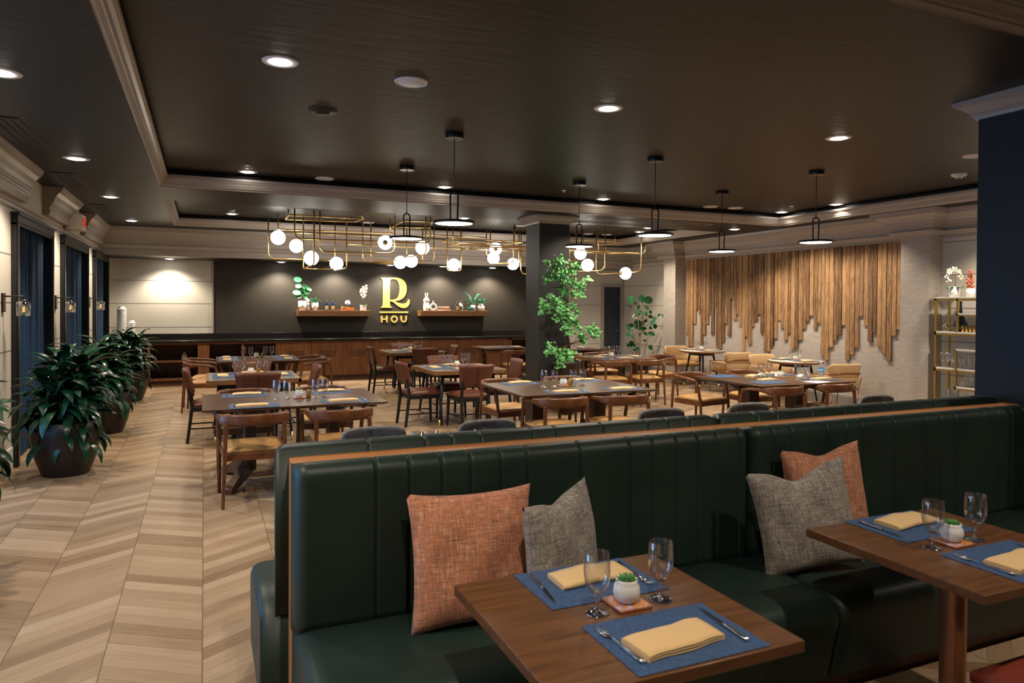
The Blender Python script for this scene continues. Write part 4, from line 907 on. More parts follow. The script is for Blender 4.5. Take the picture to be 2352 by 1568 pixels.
o = B(-.14,.14,-.10,.10,0,.001).build('paper_menu', 'paper'); o.location = (6.66, 6.24, Z); o.rotation_euler = (0,0,.2); tag(o, 'plain white sheet of paper on the bottle table near edge', 'paper')
for i, (x, y, r) in enumerate(((6.98,6.80,.2), (6.78,6.98,.6), (6.62,7.10,-.3))):
    o = thing('paper_packet', 'small white paper packet on the bottle table, ' + ['by the bottle', 'in the middle', 'by the far edge'][i], 'paper packet', (x, y, Z), r, 'white packets'); MB().prism([(-.05,0),(.05,0),(.0,.028)], -.035, .035, 'xz').build('fold', 'paper', o)
ph = 'the grey table behind the planter-side one'
for (x, y, r, w_) in ((.24,9.24,Wt,'side place facing the planters'), (.86,9.24,Et,'side place facing the room'), (.545,8.94,0,'place behind the seamed chair'), (.545,9.55,pi,'far place')): setting(x, y, Z, r, ph, w_)
goblets([(.36,9.60),(.45,9.57),(.64,9.52),(.72,9.50)], ph); centre(.54, 9.42, ph)
ph = 'the table by the open shelves'
for (x, y, r, w_) in ((.36,11.78,Wt,'near end facing the planters'), (.36,12.30,Wt,'far end facing the planters'), (1.20,11.78,Et,'near end facing mid-room'), (1.20,12.30,Et,'far end facing mid-room')): setting(x, y, Z, r, ph, w_)
goblets([(.585,12.14),(.69,12.11),(.92,12.2),(1.02,12.18)], ph); centre(.78, 12.15, ph)
ph = 'the nearer central grey table'
for (x, y, r, w_) in ((2.98,9.46,Wt,'side place facing the planters'), (3.62,9.5,Et,'side place facing the column'), (3.30,9.17,0,'place behind the seamed chair'), (3.30,9.80,pi,'far place')): setting(x, y, Z, r, ph, w_)
goblets([(3.12,9.53),(3.19,9.51),(3.45,9.70),(3.53,9.72)], ph); centre(3.33, 9.62, ph, block=False)
ph = 'the grey table by the slatted doors'
for (x, y, r, w_) in ((3.30,13.02,Wt,'side place facing the planters'), (3.92,13.02,Et,'side place facing the column'), (3.61,12.74,0,'near place'), (3.61,13.30,pi,'far place')): setting(x, y, Z, r, ph, w_)
goblets([(3.37,13.02),(3.46,12.99),(3.74,13.2),(3.83,13.18)], ph); centre(3.59, 13.08, ph)
ph = 'the grey table by the leafy tree'
for (x, y, r, w_) in ((6.16,10.40,Wt,'side place facing the tree'), (6.82,10.42,Et,'side place facing the wall'), (6.50,10.13,0,'near place'), (6.46,10.74,pi,'far place')): setting(x, y, Z, r, ph, w_)
goblets([(6.24,10.44),(6.32,10.42),(6.54,10.62),(6.63,10.58)], ph); centre(6.43, 10.47, ph, block=False)
for ph, cx, cy in (('the farther round table', 9.08, 11.40), ('the nearer round table', 8.90, 8.78)):
    setting(cx, cy+.24, .7525, pi, ph, 'far place'); setting(cx, cy-.24, .7525, 0, ph, 'near place')
    goblets([(cx-.10, cy), (cx+.14, cy+.06)], ph, .7525); centre(cx+.02, cy+.02, ph, .7525, False)
ph = 'the dark table behind the leafy tree'
setting(6.75, 12.55, Z, 0, ph, 'near place'); setting(7.12, 12.85, Z, Et, ph, 'end place'); setting(6.55, 12.95, Z, pi, ph, 'far place')
ph = 'the table at the dark column'
setting(5.95, 13.5, Z, Et, ph, 'end place')
ph = 'the left booth table'
setting(1.17, 1.575, Z, 0, ph, 'near place'); setting(1.145, 1.99, Z, pi, ph, 'bench-side place'); goblets([(1.05,1.78),(1.28,1.79)], ph); centre(1.165, 1.80, ph, block=False)
ph = 'the right booth table'
setting(2.65, 1.58, Z, 0, ph, 'near place'); setting(2.655, 2.0, Z, pi, ph, 'bench-side place'); goblets([(2.49,1.78),(2.73,1.78)], ph); centre(2.61, 1.79, ph, block=False)
for i, (x, y) in enumerate(((1.13,3.95),(1.21,3.93),(1.50,3.91),(1.60,3.88),(3.43,3.87),(3.52,3.86),(3.785,3.87),(3.89,3.85))):
    place(tumbler, (x, y, Z), 0, 'clear tumbler rim over the green bench, %s counting from the bench end' % ['first', 'second', 'third', 'fourth', 'fifth', 'sixth', 'seventh', 'eighth'][i], 'tumblers behind the bench')

# ================================================================== CUSHIONS
def cushion(lab, c, rz, lean, roll, size, material, notch=0, seed=0):
    rnd = random.Random(seed); n = 26; vs = []
    for lay in (-1, 1):
        for j in range(n+1):
            for i in range(n+1):
                u, v = 2*i/n-1, 2*j/n-1
                pin = 1-.085*(1-abs(u)**2.2)*(abs(v)**4) ; pin2 = 1-.085*(1-abs(v)**2.2)*(abs(u)**4)
                x = u*size/2*pin2; z = v*size/2*pin
                if notch: z -= notch*math.exp(-(u/.38)**2)*max(0, v)**2
                f = ((1-abs(u)**2.6)*(1-abs(v)**2.6)); th = .075*max(f, 0)**.55
                cr = .006*sin(7*u+4*v+seed)*f+.005*sin(5*v-6*u+seed*2)*f
                vs.append((x, lay*(th+cr*(1 if th > .005 else 0))-.02*notch*10*math.exp(-(u/.3)**2)*max(0, v)*(lay < 0)*-1, z))
    I_ = lambda l, i, j: l*(n+1)**2+j*(n+1)+i
    fs = []
    for j in range(n):
        for i in range(n): fs += [(I_(0,i,j), I_(0,i+1,j), I_(0,i+1,j+1), I_(0,i,j+1)), (I_(1,i,j), I_(1,i,j+1), I_(1,i+1,j+1), I_(1,i+1,j))]
    o = MB().add(vs, fs, True).build('throw_cushion', material)
    o.rotation_mode = 'QUATERNION'
    o.rotation_quaternion = (Matrix.Rotation(rz, 3, 'Z') @ Matrix.Rotation(-lean, 3, 'X') @ Matrix.Rotation(roll, 3, 'Y')).to_quaternion(); o.location = c
    return tag(o, lab, 'cushion')
cushion('orange woven cushion standing at the left booth, largest in view', (.935,2.50,.695), -.05, .20, .0, .50, 'orange_weave', 0, 1)
cushion('grey woven cushion tucked behind the left booth table', (1.28,2.43,.69), .55, .12, -.05, .47, 'grey_weave', .03, 2)
cushion('grey woven cushion with a dented top, in front of an orange one', (2.50,2.40,.69), -.32, .14, -.16, .48, 'grey_weave', .055, 3)
cushion('orange woven cushion behind the grey one near the right booth table', (2.80,2.555,.715), -.05, .16, -.04, .50, 'orange_weave', .03, 4)

# ================================================================== BRASS CHANDELIER
ch = thing('chandelier', 'sprawling brass tube chandelier with white glass globes', 'chandelier', (0, 0, 0))
A_, B_, C_ = 12.38, 13.05, 13.62
def pp(c, l, x, y):
    s_, ox, oy = {1: (6.918, 600, 460), 2: (6.918, 900, 460), 3: (9.046, 1290, 490)}[c]
    return at(ox+x/s_, oy+y/s_, l)
def rpath(pts, r=.13):
    out = [pts[0]]
    for i in range(1, len(pts)-1):
        a, b_, c = pts[i-1], pts[i], pts[i+1]; d1 = (a-b_); d2 = (c-b_); q = min(r, d1.length*.45, d2.length*.45); p1 = b_+d1.normalized()*q; p2 = b_+d2.normalized()*q
        for k in range(7): t = k/6; out.append(p1*(1-t)**2+b_*2*t*(1-t)+p2*t*t)
    out.append(pts[-1]); return out
def brass(pts, top0=False, top1=False, r=.13):
    P = [pp(*p) for p in pts]
    def up(i, j):   # vertical rise to the ceiling above corner j
        P[i] = Vector((P[j].x, P[j].y, 3.2))
    if top0: up(0, 1)
    if top1: up(-1, -2)
    for k in range(len(P)-1):    # keep level runs level
        pass
    MB().tube(rpath(P, r), .0125, 8).build('brass_tube', 'brass', ch)
brass([(1,C_,103,300),(1,C_,112,925),(1,C_,1172,955),(1,C_,1160,365)], 1, 1)
brass([(1,A_,525,110),(1,A_,530,605),(2,A_,612,682),(2,A_,610,240)], 1, 1)
brass([(1,A_,922,140),(1,A_,930,815),(1,A_,2120,842),(1,A_,2115,200)], 1, 1)
brass([(1,A_,840,140),(1,A_,838,1015),(1,B_,668,1085),(1,B_,662,265)], 1, 1, .06)
brass([(1,B_,668,1085),(1,B_,1150,1092)]); brass([(1,B_,1378,240),(1,B_,1355,1078),(1,C_,1155,1118)], 1, 0, .06)
brass([(1,A_,440,232),(1,A_,1625,290),(1,B_,1500,342),(1,B_,380,300),(1,A_,440,232)], 0, 0, .03)
brass([(1,A_,408,105),(1,A_,432,238)], 1); brass([(1,A_,1583,170),(1,A_,1600,287)], 1)
brass([(1,B_,262,185),(1,B_,268,462),(1,B_,2085,525)], 1, 0, .03); brass([(1,C_,330,503),(1,C_,1900,577)])
brass([(1,C_,1608,370),(1,C_,1613,972),(2,C_,487,992),(2,C_,490,440)], 1, 1)
brass([(1,C_-.1,1740,320),(1,C_-.1,1740,945),(2,C_-.1,668,967),(2,C_-.1,668,430)], 1, 1)
brass([(1,C_,1375,695),(2,C_,370,745)])
brass([(2,B_,238,280),(2,B_,235,905),(2,A_,540,850),(2,A_,550,240)], 1, 1, .08)
brass([(2,B_,0,425),(2,A_,190,325),(2,A_,640,340),(2,B_,600,440),(2,B_,0,425)], 0, 0, .03); brass([(1,B_,2050,280),(1,B_,2050,520)], 1)
brass([(2,C_,495,545),(2,C_,1495,592)]); brass([(2,C_,1500,475),(2,C_,1502,880),(2,C_,1600,905)], 1)
brass([(2,C_,1575,465),(2,C_,1562,1012),(2,B_,1935,992),(2,B_,1940,390)], 1, 1, .1)
brass([(2,C_,890,400),(2,C_,878,1116),(2,C_,1098,1122),(2,C_,1118,400)], 1, 1, .06); brass([(2,C_,978,430),(2,C_,970,690)], 1)
brass([(2,C_,790,655),(2,B_,970,602),(2,B_,2080,662),(2,C_,1840,703),(2,C_,790,655)], 0, 0, .03)
brass([(2,B_,905,716),(2,A_,1095,683),(3,A_,1600,835)], 0, 0, .03); brass([(2,B_,905,716),(2,B_,2120,762),(3,B_,1040,842)]); brass([(2,C_,600,750),(2,C_,2120,808)])
brass([(2,C_,1120,785),(2,B_,1245,750)]); brass([(2,B_,1955,440),(2,B_,1955,650)], 1)
brass([(2,C_,2012,480),(2,C_,2018,1010),(3,C_,310,978),(3,C_,312,450)], 1, 1)
brass([(2,C_,2042,480),(2,C_,2050,1175),(3,A_,900,1180),(3,A_,905,240)], 1, 1)
brass([(3,B_,705,330),(3,B_,715,1268),(3,A_,1650,1212),(3,A_,1663,310)], 1, 1)
brass([(3,B_,1748,330),(3,B_,1742,838),(3,B_,440,812)], 1, 0); brass([(3,C_,175,420),(3,C_,168,1060)], 1)
brass([(3,C_,150,540),(3,C_,1290,602),(3,C_+.2,800,665),(3,C_+.2,150,632)], 0, 0, .02)
brass([(3,B_,765,300),(3,B_,762,800)], 1); brass([(3,C_,1105,330),(3,C_,1110,630)], 1); brass([(3,B_,460,370),(3,B_,455,960)], 1)
for (c, l, x, y, sk) in ((1,B_,268,592,0),(1,C_,558,725,0),(1,12.55,795,918,0),(1,C_,1195,1005,0),(1,A_,1970,670,1),(2,C_,135,985,0),(2,C_-.1,310,965,0),(2,12.55,487,755,0),(2,C_,985,1025,0),(2,13.3,1650,770,1),(2,C_,1615,920,0),(2,C_,1925,1010,2),(3,12.8,390,835,0),(3,A_,538,1075,0),(3,12.5,1325,1245,2)):
    p = pp(c, l, x, y); g = MB().sphere((0,0,0), .125, 28, 16).build('globe_shade', 'globe_glow', ch); g.location = p
    d_ = (Vector((0,0,1.65))-p).normalized() if sk == 1 else Vector((-.96,-.1,0)) if sk == 2 else Vector((0,0,1))
    if sk: q = MB().lathe([(.045,0),(.045,.018),(.02,.03),(1e-5,.03)], n=20).build('socket', 'brass', g); q.rotation_mode = 'QUATERNION'; q.rotation_quaternion = d_.to_track_quat('Z', 'Y'); q.location = d_*.112

# ================================================================== PLANTS
def leaf(mb, base, az, el, L_, w, droop, n=7, fold=.25, tipw=.9, twist=0):
    """arching blade with a folded midrib"""
    p = Vector(base); vs = []; e = el; st = L_/n; side = Vector((-sin(az), cos(az), 0))
    for i in range(n+1):
        t = i/n; ww = w*.5*(sin(pi*min(1, (t*.92+.06)))**.75)*(1 if t < tipw else (1-t)/(1-tipw)) if i < n else .001
        d = Vector((cos(az)*cos(e), sin(az)*cos(e), sin(e))); up = side.cross(d)
        sd = side*cos(twist*t)+up*sin(twist*t)
        vs += [p+sd*ww-up*ww*fold*-1, p.copy(), p-sd*ww+up*ww*fold]
        p = p+d*st; e -= droop/n*(1+.6*t)
    return mb.add(vs, [(3*i+j, 3*i+3+j, 3*i+4+j, 3*i+1+j) for i in range(n) for j in (0, 1)], True)
def planter(lab, x, y, seed, s=1, nst=9, up=False):
    rnd = random.Random(seed); t = thing('potted_dracaena', lab, 'plant', (x, y, 0), 0, 'dark planters with glossy green plants along the windows')
    MB().lathe([(1e-5,0),(.185,0),(.205,.02),(.255,.16),(.290,.32),(.296,.42),(.284,.51),(.275,.515),(.265,.49),(1e-5,.47)], n=40, cap=False).build('pot', 'planter_glaze', t)
    MB().lathe([(.264,.49),(.15,.51),(1e-5,.52)], n=24, cap=False).build('moss', 'moss', t)
    fo = MB(); stm = MB()
    for k in range(nst):
        a = 2*pi*k/nst*1.0+rnd.uniform(-.4,.4); r = rnd.uniform(.04,.19); hx, hy = r*cos(a), r*sin(a); top = rnd.uniform(.66, 1.08)
        stm.tube([(hx*.6,hy*.6,.47),(hx*1.1,hy*1.1,top)], .011, 6)
        for j in range(18):
            q = j/17; az = j*2.4+rnd.uniform(-.4,.4)+a; el = 1.25-1.05*(1-q)+rnd.uniform(-.15,.15); L_ = rnd.uniform(.36,.50)*(1-.10*q)
            leaf(fo, (hx*1.05, hy*1.05, top-.36*(1-q)), az, el, L_*s, rnd.uniform(.072,.098), rnd.uniform(1.5,2.25)*(1-.28*q), 7, .22, .85, rnd.uniform(-.5,.5))
    stm.build('stem', 'bark', t); fo.build('foliage', 'dark_leaf', t, fixn=False)
planter('glossy dark green plant in a round brown planter, largest and nearest along the windows', -1.21, 7.90, 11, 1.0, 13)
planter('glossy dark green plant in a round brown planter, second along the windows', -1.14, 10.20, 22, 1.0, 13)
planter('glossy dark green plant in a round brown planter, farthest, before the white cups', -1.14, 13.30, 33, .95, 12)
planter('dark green plant entering only by leaf tips at the lower photo corner', -1.42, 4.98, 44, .9, 9)

def disc_leaf(mb, c, nrm, r, cup=.25, asp=1.0, n=8, stem=None):
    nrm = Vector(nrm).normalized(); a = nrm.cross(Vector((.3,.2,1))).normalized(); b_ = nrm.cross(a)
    vs = [Vector(c)-nrm*r*cup]+[Vector(c)+a*cos(2*pi*k/n)*r+b_*sin(2*pi*k/n)*r*asp for k in range(n)]
    return mb.add(vs, [(0, 1+k, 1+(k+1) % n) for k in range(n)], True)
rnd = random.Random(5)
eu = thing('potted_tree', 'tall bright green round-leaved artificial tree in a dark pot before the column', 'plant', (0,0,0))
px0, py0 = 4.99, 9.42
MB().lathe([(1e-5,0),(.11,0),(.125,.02),(.19,.55),(.205,.74),(.222,.745),(.222,.80),(.205,.80),(.20,.755),(1e-5,.72)], (px0,py0,0), 36, cap=False).build('pot', 'planter_glaze', eu)
tr = [at(1309,845,py0), at(1308,790,py0-.02), at(1300,750,py0-.03), at(1298,700,py0-.03), at(1292,660,py0-.02), at(1295,625,py0)]
tm = MB().tube(tr, [.018,.016,.014,.012,.009,.006], 8); fo = MB()
CL = [(160,60,34),(200,72,26),(88,68,20),(62,62,14),(140,108,38),(196,130,34),(75,190,20),(62,206,14),(105,160,28),(175,178,38),(275,95,30),(260,130,20),(248,198,30),(300,232,34),(345,196,24),(368,190,16),(190,250,38),(200,282,26),(110,300,20),(90,292,16),(268,280,28),(318,285,22),(120,325,26),(55,340,26),(40,372,22),(44,408,22),(96,388,32),(160,350,34),(182,390,42),(140,455,26),(190,440,34),(195,505,22),(250,370,26),(288,410,22),(250,440,32),(240,490,34),(235,545,30),(275,480,26),(292,510,18),(320,575,34),(370,530,30),(400,560,28),(435,548,22),(405,515,20),(330,615,16),(300,560,20),(95,640,22),(105,672,30),(150,690,38),(200,665,22),(218,705,36),(175,745,36),(235,745,28),(250,690,22),(75,680,12),(160,770,22),(210,770,22)]
for cx, cy, r in CL:
    qx, qy = 1230+cx/2.988, 580+cy/2.988; dY = rnd.uniform(-.14, .10); c = at(qx, qy, py0-.06+dY); R0 = r*.00222
    nl = max(8, int((r/5.2)**2*.95))
    for k in range(nl):
        o_ = Vector((rnd.gauss(0,.52)*R0, rnd.gauss(0,.5)*R0, rnd.gauss(0,.52)*R0)); v_ = Vector((rnd.uniform(-.9,.7), rnd.uniform(-1,-.1), rnd.uniform(-.2,1)))
        disc_leaf(fo, c+o_, v_, rnd.uniform(.019,.028), rnd.uniform(-.1,.35), rnd.uniform(.8,1))
    j = min(tr, key=lambda q: (q-c).length+.6*max(0, q.z-c.z)); mid = (j+c)/2-Vector((0,0,.04)); tm.tube([j, mid, c], [.006,.004,.002], 5, caps=False)
tm.build('trunk', 'bark', eu); fo.build('foliage', 'bright_leaf', eu, fixn=False)

fg = thing('potted_tree', 'dark green sea-grape plant with big round leaves by the far pilaster', 'plant', (0,0,0)); FY = 13.3
b0 = at(1468, 838, FY)
MB().lathe([(1e-5,0),(.15,0),(.21,.40),(.215,.44),(.19,.44),(1e-5,.41)], (b0.x, b0.y, 0), 30, cap=False).build('pot', 'planter_glaze', fg)
st = MB(); fo = MB()
for pts in ([(1468,838),(1470,800),(1474,760),(1476,720),(1470,690)], [(1478,838),(1482,800),(1488,770),(1490,745),(1505,720)], [(1464,838),(1462,800),(1455,770),(1452,745)], [(1466,838),(1468,790),(1466,740),(1458,700),(1450,690)], [(1462,838),(1455,815),(1448,800)]):
    st.tube([Vector((b0.x, b0.y, .42))]+[at(x, y, FY+rnd.uniform(-.06,.06)) for x, y in pts], [.012,.011,.010,.009,.007,.005][:len(pts)+1], 6)
s_ = 5.6
for x, y, r in [(392,380,48),(525,370,50),(610,385,48),(485,475,22),(640,540,22),(640,600,26),(780,590,28),(745,580,20),(700,630,30),(655,682,40),(655,820,40),(700,725,28),(640,745,20),(575,820,26),(520,540,46),(480,560,30),(585,565,26),(590,485,30),(440,595,28),(470,675,36),(520,690,30),(575,655,26),(355,745,38),(390,710,30),(375,825,34),(350,835,20),(410,870,26),(500,740,36),(460,730,24),(560,750,26),(500,830,26),(545,780,22),(395,935,26),(380,975,32),(360,970,22),(430,965,20),(470,1015,26),(435,1025,18),(640,995,34),(565,905,14),(380,475,20),(450,520,16),(420,780,16),(440,430,22)]:
    c = at(1380+x/s_, 620+y/s_, FY+rnd.uniform(-.10,.10)); rr_ = r*.0021
    disc_leaf(fo, c, (rnd.uniform(-.8,.5), rnd.uniform(-1,-.35), rnd.uniform(-.5,.8)), rr_, rnd.uniform(0,.18), rnd.uniform(.8,1), 12)
st.build('stem', 'pale_bark', fg); fo.build('foliage', 'fig_leaf', fg, fixn=False)

# ================================================================== SHELF DECOR
SY, SZ = 15.77, 1.481
def dec(name, lab, cat, x, z=SZ, y=SY, rz=0, grp=None): return thing(name, lab, cat, (x, y, z), rz, grp)
o = dec('potted_fiddle_leaf', 'fiddle-leaf plant in a white cylinder pot at the end of the shelf', 'plant', 1.94)
MB().lathe([(1e-5,0),(.078,0),(.092,.205),(.083,.205),(.08,.19),(1e-5,.18)], n=28, cap=False).build('pot', 'white_ceramic', o)
MB().tube([(0,0,.18),(.01,0,.35),(0,0,.62)], .007, 6).build('stem', 'pale_bark', o); f = MB(); rn = random.Random(3)
for (x, z, r, q, nx, nz) in ((-.10,.66,.085,.7,-.3,.3),(-.03,.57,.075,.6,.5,.2),(-.09,.52,.07,.7,-.5,.4),(.06,.50,.085,.7,.3,.3),(-.02,.46,.075,.7,-.2,.5),(.14,.46,.07,.6,.6,.4),(-.12,.38,.09,.7,-.3,.6),(-.02,.38,.08,.7,.1,.3),(.09,.40,.075,.7,.4,.1),(-.09,.30,.07,.6,-.5,.5),(.06,.30,.065,.5,.7,.2),(.10,.24,.06,.6,.5,.7)):
    disc_leaf(f, (x, -.03+.04*nx, z), (nx, -1, nz), r, .15, q, 12)
f.build('foliage', 'vivid_leaf', o, fixn=False)
o = dec('stacked_ball_ornament', 'white ornament of three stacked balls beside the cylinder pot', 'ornament', 2.06)
MB().sphere((0,0,.047), .05, 20, 12).sphere((0,0,.125), .040, 18, 10).sphere((0,0,.190), .030, 16, 10).build('balls', 'white_ceramic', o)
o = dec('potted_fern', 'spiky green plant in a white footed bowl beside the stacked balls', 'plant', 2.205)
MB().lathe([(1e-5,0),(.045,0),(.045,.035),(.060,.05),(.072,.08),(.074,.17),(.066,.17),(1e-5,.15)], n=26, cap=False).build('pot', 'white_ceramic', o); f = MB()
for k in range(15): leaf(f, (0,0,.16), k*2.4, .5+.5*(k % 3)/2, .16+.06*(k % 4)/3, .03, .8, 5, .2, .7)
f.build('foliage', 'vivid_leaf', o, fixn=False)
def decanter(lab, x, y, m_, lab_m):
    o = dec('decanter_bottle', lab, 'bottle', x, SZ, y)
    MB().prism([(-.055,0),(.055,0),(.060,.11),(.052,.135),(.018,.160),(.015,.185),(-.015,.185),(-.018,.160),(-.052,.135),(-.060,.11)], -.028, .028, 'xz').build('bottle_body', m_, o, .006)
    MB().box(-.038,.038,-.0315,-.028,.02,.105).build('label', lab_m, o); MB().cyl((0,0,.185), .012, .02, 12, .015).sphere((0,0,.215), .014, 12, 8).build('stopper', 'bark', o)
decanter('dark decanter with pale label, nearer the fern bowl', 2.45, SY, 'blue_glass', 'gold_label'); decanter('blue decanter with gold label beside a darker twin', 2.585, SY, 'blue_glass', 'gold_label')
def book(lab, x, y, z, w, d, h, m_, rz, grp):
    o = dec('book', lab, 'book', x, z, y, rz, grp); MB().box(-w/2,w/2,-d/2,d/2,0,.004).box(-w/2,w/2,-d/2,d/2,h-.004,h).box(-w/2,w/2,-d/2,-d/2+.004,0,h).build('cover', m_, o, .001); B(-w/2+.004,w/2-.006,-d/2+.004,d/2-.005,.004,h-.004).build('pages', 'paper', o)
z = SZ
for i, (m_, h, w, r, lb) in enumerate((('rust_book', .022, .29, .05, 'rust coloured book, bottom of the stack under the white knot vase'), ('orange_book', .036, .255, -.02, 'orange book in the middle of the stack under the white knot vase'), ('yellow_book', .022, .25, .03, 'yellow book just under the navy one by the orchid'), ('navy_book', .028, .24, -.03, 'navy book on top of the stack, under the white knot vase'))):
    book(lb, 2.905, SY, z, w, .16, h, m_, r, 'books under the knot vase'); z += h+.0005
o = dec('knot_vase', 'small round white vase standing on the colourful books', 'vase', 2.905, z)
MB().lathe([(1e-5,0),(.035,.0),(.058,.03),(.062,.055),(.05,.085),(.032,.098),(.036,.11),(.028,.11),(1e-5,.09)], n=26, cap=False).build('vase_body', 'white_ceramic', o)
MB().tube([(-.045,0,.085),(-.03,-.01,.11),(-.01,-.01,.10)], .009, 8).tube([(.045,0,.085),(.03,-.01,.11),(.01,-.01,.10)], .009, 8).build('loops', 'white_ceramic', o)
def orchid(lab, x, y, z, s, potm, arch):
    o = thing('potted_orchid', lab, 'plant', (x, y, z))
    if arch: MB().lathe([(1e-5,0),(.055*s,0),(.062*s,.12*s),(.054*s,.12*s),(1e-5,.10*s)], n=24, cap=False).build('pot', potm, o); h0 = .11*s
    else: MB().prism([(-.056,0),(.056,0),(.062,.122),(-.062,.122)], -.05, .05, 'xz').build('pot', potm, o, .003); h0 = .12
    f = MB(); rn = random.Random(int(x*100))
    for k in range(6): leaf(f, (0,0,h0), k*1.05+.2, .55 if not arch else .35, .13*s, .045*s, 1.2, 5, .25, .7)
    f.build('leaves', 'fig_leaf', o, fixn=False)
    if arch: P = [(.02,0,h0),(.03,0,.24),(.0,0,.33),(-.06,0,.37),(-.12,0,.34),(-.16,0,.26),(-.15,0,.20)]
    else: P = [(0,0,h0),(.005,0,.28),(.02,0,.42),(.04,0,.56)]
    MB().tube(P, .004, 6).build('stem', 'pale_bark', o); g = MB()
    cs = [(-.15,.21),(-.17,.27),(-.14,.31),(-.13,.35),(-.08,.37),(-.03,.38),(.02,.36),(.06,.34),(.09,.32),(-.10,.33),(-.05,.34),(.07,.30),(.10,.27)] if arch else [(.0,.30),(.03,.33),(-.03,.35),(.02,.38),(-.05,.41),(.0,.42),(.05,.41),(-.04,.46),(.02,.47),(.06,.48),(.0,.51),(.06,.54)]
    for (cx, cz) in cs:
        for k in range(5):
            a = 2*pi*k/5+rn.random(); disc_leaf(g, (cx+.020*cos(a), -.02+rn.uniform(-.02,.02), cz+.020*sin(a)), (cos(a)*.35+rn.uniform(-.3,.3), -1, sin(a)*.35), .021, .15, .8, 7)
    g.build('petals', 'petal', o, fixn=False)
orchid('white orchid spray in a square white pot beside the gold sign', 3.25, SY, SZ, 1, 'white_ceramic', False)
o = dec('tall_vase', 'tall waisted white vase beside the ring-shaped vase', 'vase', 4.705)
MB().lathe([(1e-5,0),(.062,0),(.075,.06),(.070,.14),(.058,.19),(.080,.235),(.052,.285),(.030,.31),(.034,.34),(.044,.41),(.036,.41),(1e-5,.33)], n=9, smooth=False, cap=False).build('vase_body', 'white_ceramic', o)
o = dec('ring_vase', 'white ring-shaped vase with a hole through it', 'vase', 4.85, SZ, SY-.07)
MB().tube([(.066*cos(a), 0, .085+.066*sin(a)) for a in [2*pi*i/28 for i in range(28)]], .026, 12, closed=True).lathe([(.024,.165),(.020,.185),(.020,.22),(.026,.228),(.018,.228)], n=16).build('vase_body', 'white_ceramic', o)
MB().box(-.04,.04,-.02,.02,0,.012).build('foot', 'white_ceramic', o)
z = SZ
for m_, h, w, r, lb in (('cream_book', .030, .30, .04, 'wide cream book at the bottom of the flat stack beside the ring vase'), ('rust_book', .030, .26, -.03, 'red book between two cream ones beside the ring vase'), ('cream_book', .036, .25, .02, 'cream book on top of the stack beside the ring vase')):
    book(lb, 5.11, SY, z, w, .17, h, m_, r, 'books beside the ring vase'); z += h+.0005
decanter('slate decanter with gold label beside the white bottle', 5.44, SY-.05, 'slate_glass', 'gold_label'); decanter('white bottle with dark label behind the slate decanter', 5.545, SY+.03, 'white_ceramic', 'dark_label')
o = dec('ribbed_ball_vase', 'small teal ribbed ball vase before the palm pot', 'vase', 5.765, SZ, SY-.06)
MB().lathe([(1e-5,0),(.03,0),(.060,.03),(.065,.055),(.05,.09),(.015,.10),(.015,.108),(1e-5,.105)], n=12, smooth=False, cap=False).build('vase_body', 'teal_glaze', o)
def palm(lab, x, pot_prof, n, L_, top, potn, w=.02):
    o = dec('potted_palm', lab, 'plant', x); MB().lathe(pot_prof, n=24, cap=False).build('pot', 'white_ceramic', o); f = MB(); rn = random.Random(n); st = MB()
    for k in range(n):
        az = k*2.4; el = 1.35-.9*(k/n); l2 = L_*(.75+.25*rn.random()); p = Vector((0,0,top)); pts = [p.copy()]; e = el
        for j in range(8):
            p = p+Vector((cos(az)*cos(e), sin(az)*cos(e)*.5, sin(e)))*l2/8; e -= .10; pts.append(p.copy())
            if j > 1:
                for sg in (-1, 1): leaf(f, p, az+sg*.75, e+.25, l2*.26*(1-.07*j), w*.55, .3, 3, .1, .6)
        st.tube(pts, .003, 4)
    f.build('fronds', 'palm_leaf', o, fixn=False); st.build('stem', 'palm_leaf', o)
palm('feathery palm in a white pot behind the teal ball vase', 5.86, [(1e-5,0),(.055,0),(.065,.13),(.058,.13),(1e-5,.11)], 13, .42, .11, 'pot', .03)
palm('small bushy fern in a round white jar at the far end of the shelf', 6.06, [(1e-5,0),(.065,0),(.082,.03),(.082,.11),(.055,.145),(.058,.165),(.05,.165),(1e-5,.14)], 16, .20, .15, 'pot', .035)
# cup towers and cabinet bottle
def cups(lab, x, y, z, n, r):
    o = thing('cup_stack', lab, 'cups', (x, y, z)); prof = []
    for k in range(n): prof += [(r*.86, k*.034), (r, k*.034+.026), (r*1.02, k*.034+.032)]
    prof += [(r*.85, n*.034+.01), (r*.6, n*.034+.05), (1e-5, n*.034+.05)]
    MB().lathe([(1e-5,0)]+prof, n=24, smooth=False, cap=False).build('cups', 'cup_white', o)
cups('tall tower of stacked white cups on the black counter in the corner', -1.47, 15.68, .886, 18, .086); cups('shorter tower of stacked white cups beside the tall one', -1.30, 15.74, .886, 10, .062)
o = thing('clear_bottle', 'small clear bottle with white label in the open cabinet', 'bottle', (-.36, 15.62, .486)); MB().prism([(-.05,0),(.05,0),(.05,.10),(.02,.125),(.015,.15),(-.015,.15),(-.02,.125),(-.05,.10)], -.03, .03, 'xz').build('bottle_body', 'thin_glass', o); MB().box(-.04,.04,-.033,-.031,.01,.085).build('label', 'paper', o); MB().sphere((0,0,.17), .02, 12, 8).build('stopper', 'thin_glass', o)
o = tag(B(-.20,.20,-.10,.10,0,.10).build('red_box', 'red_box', None, .004), 'red box in the dark cabinet opening beside the column', 'box'); o.location = (6.95, 15.60, .486)

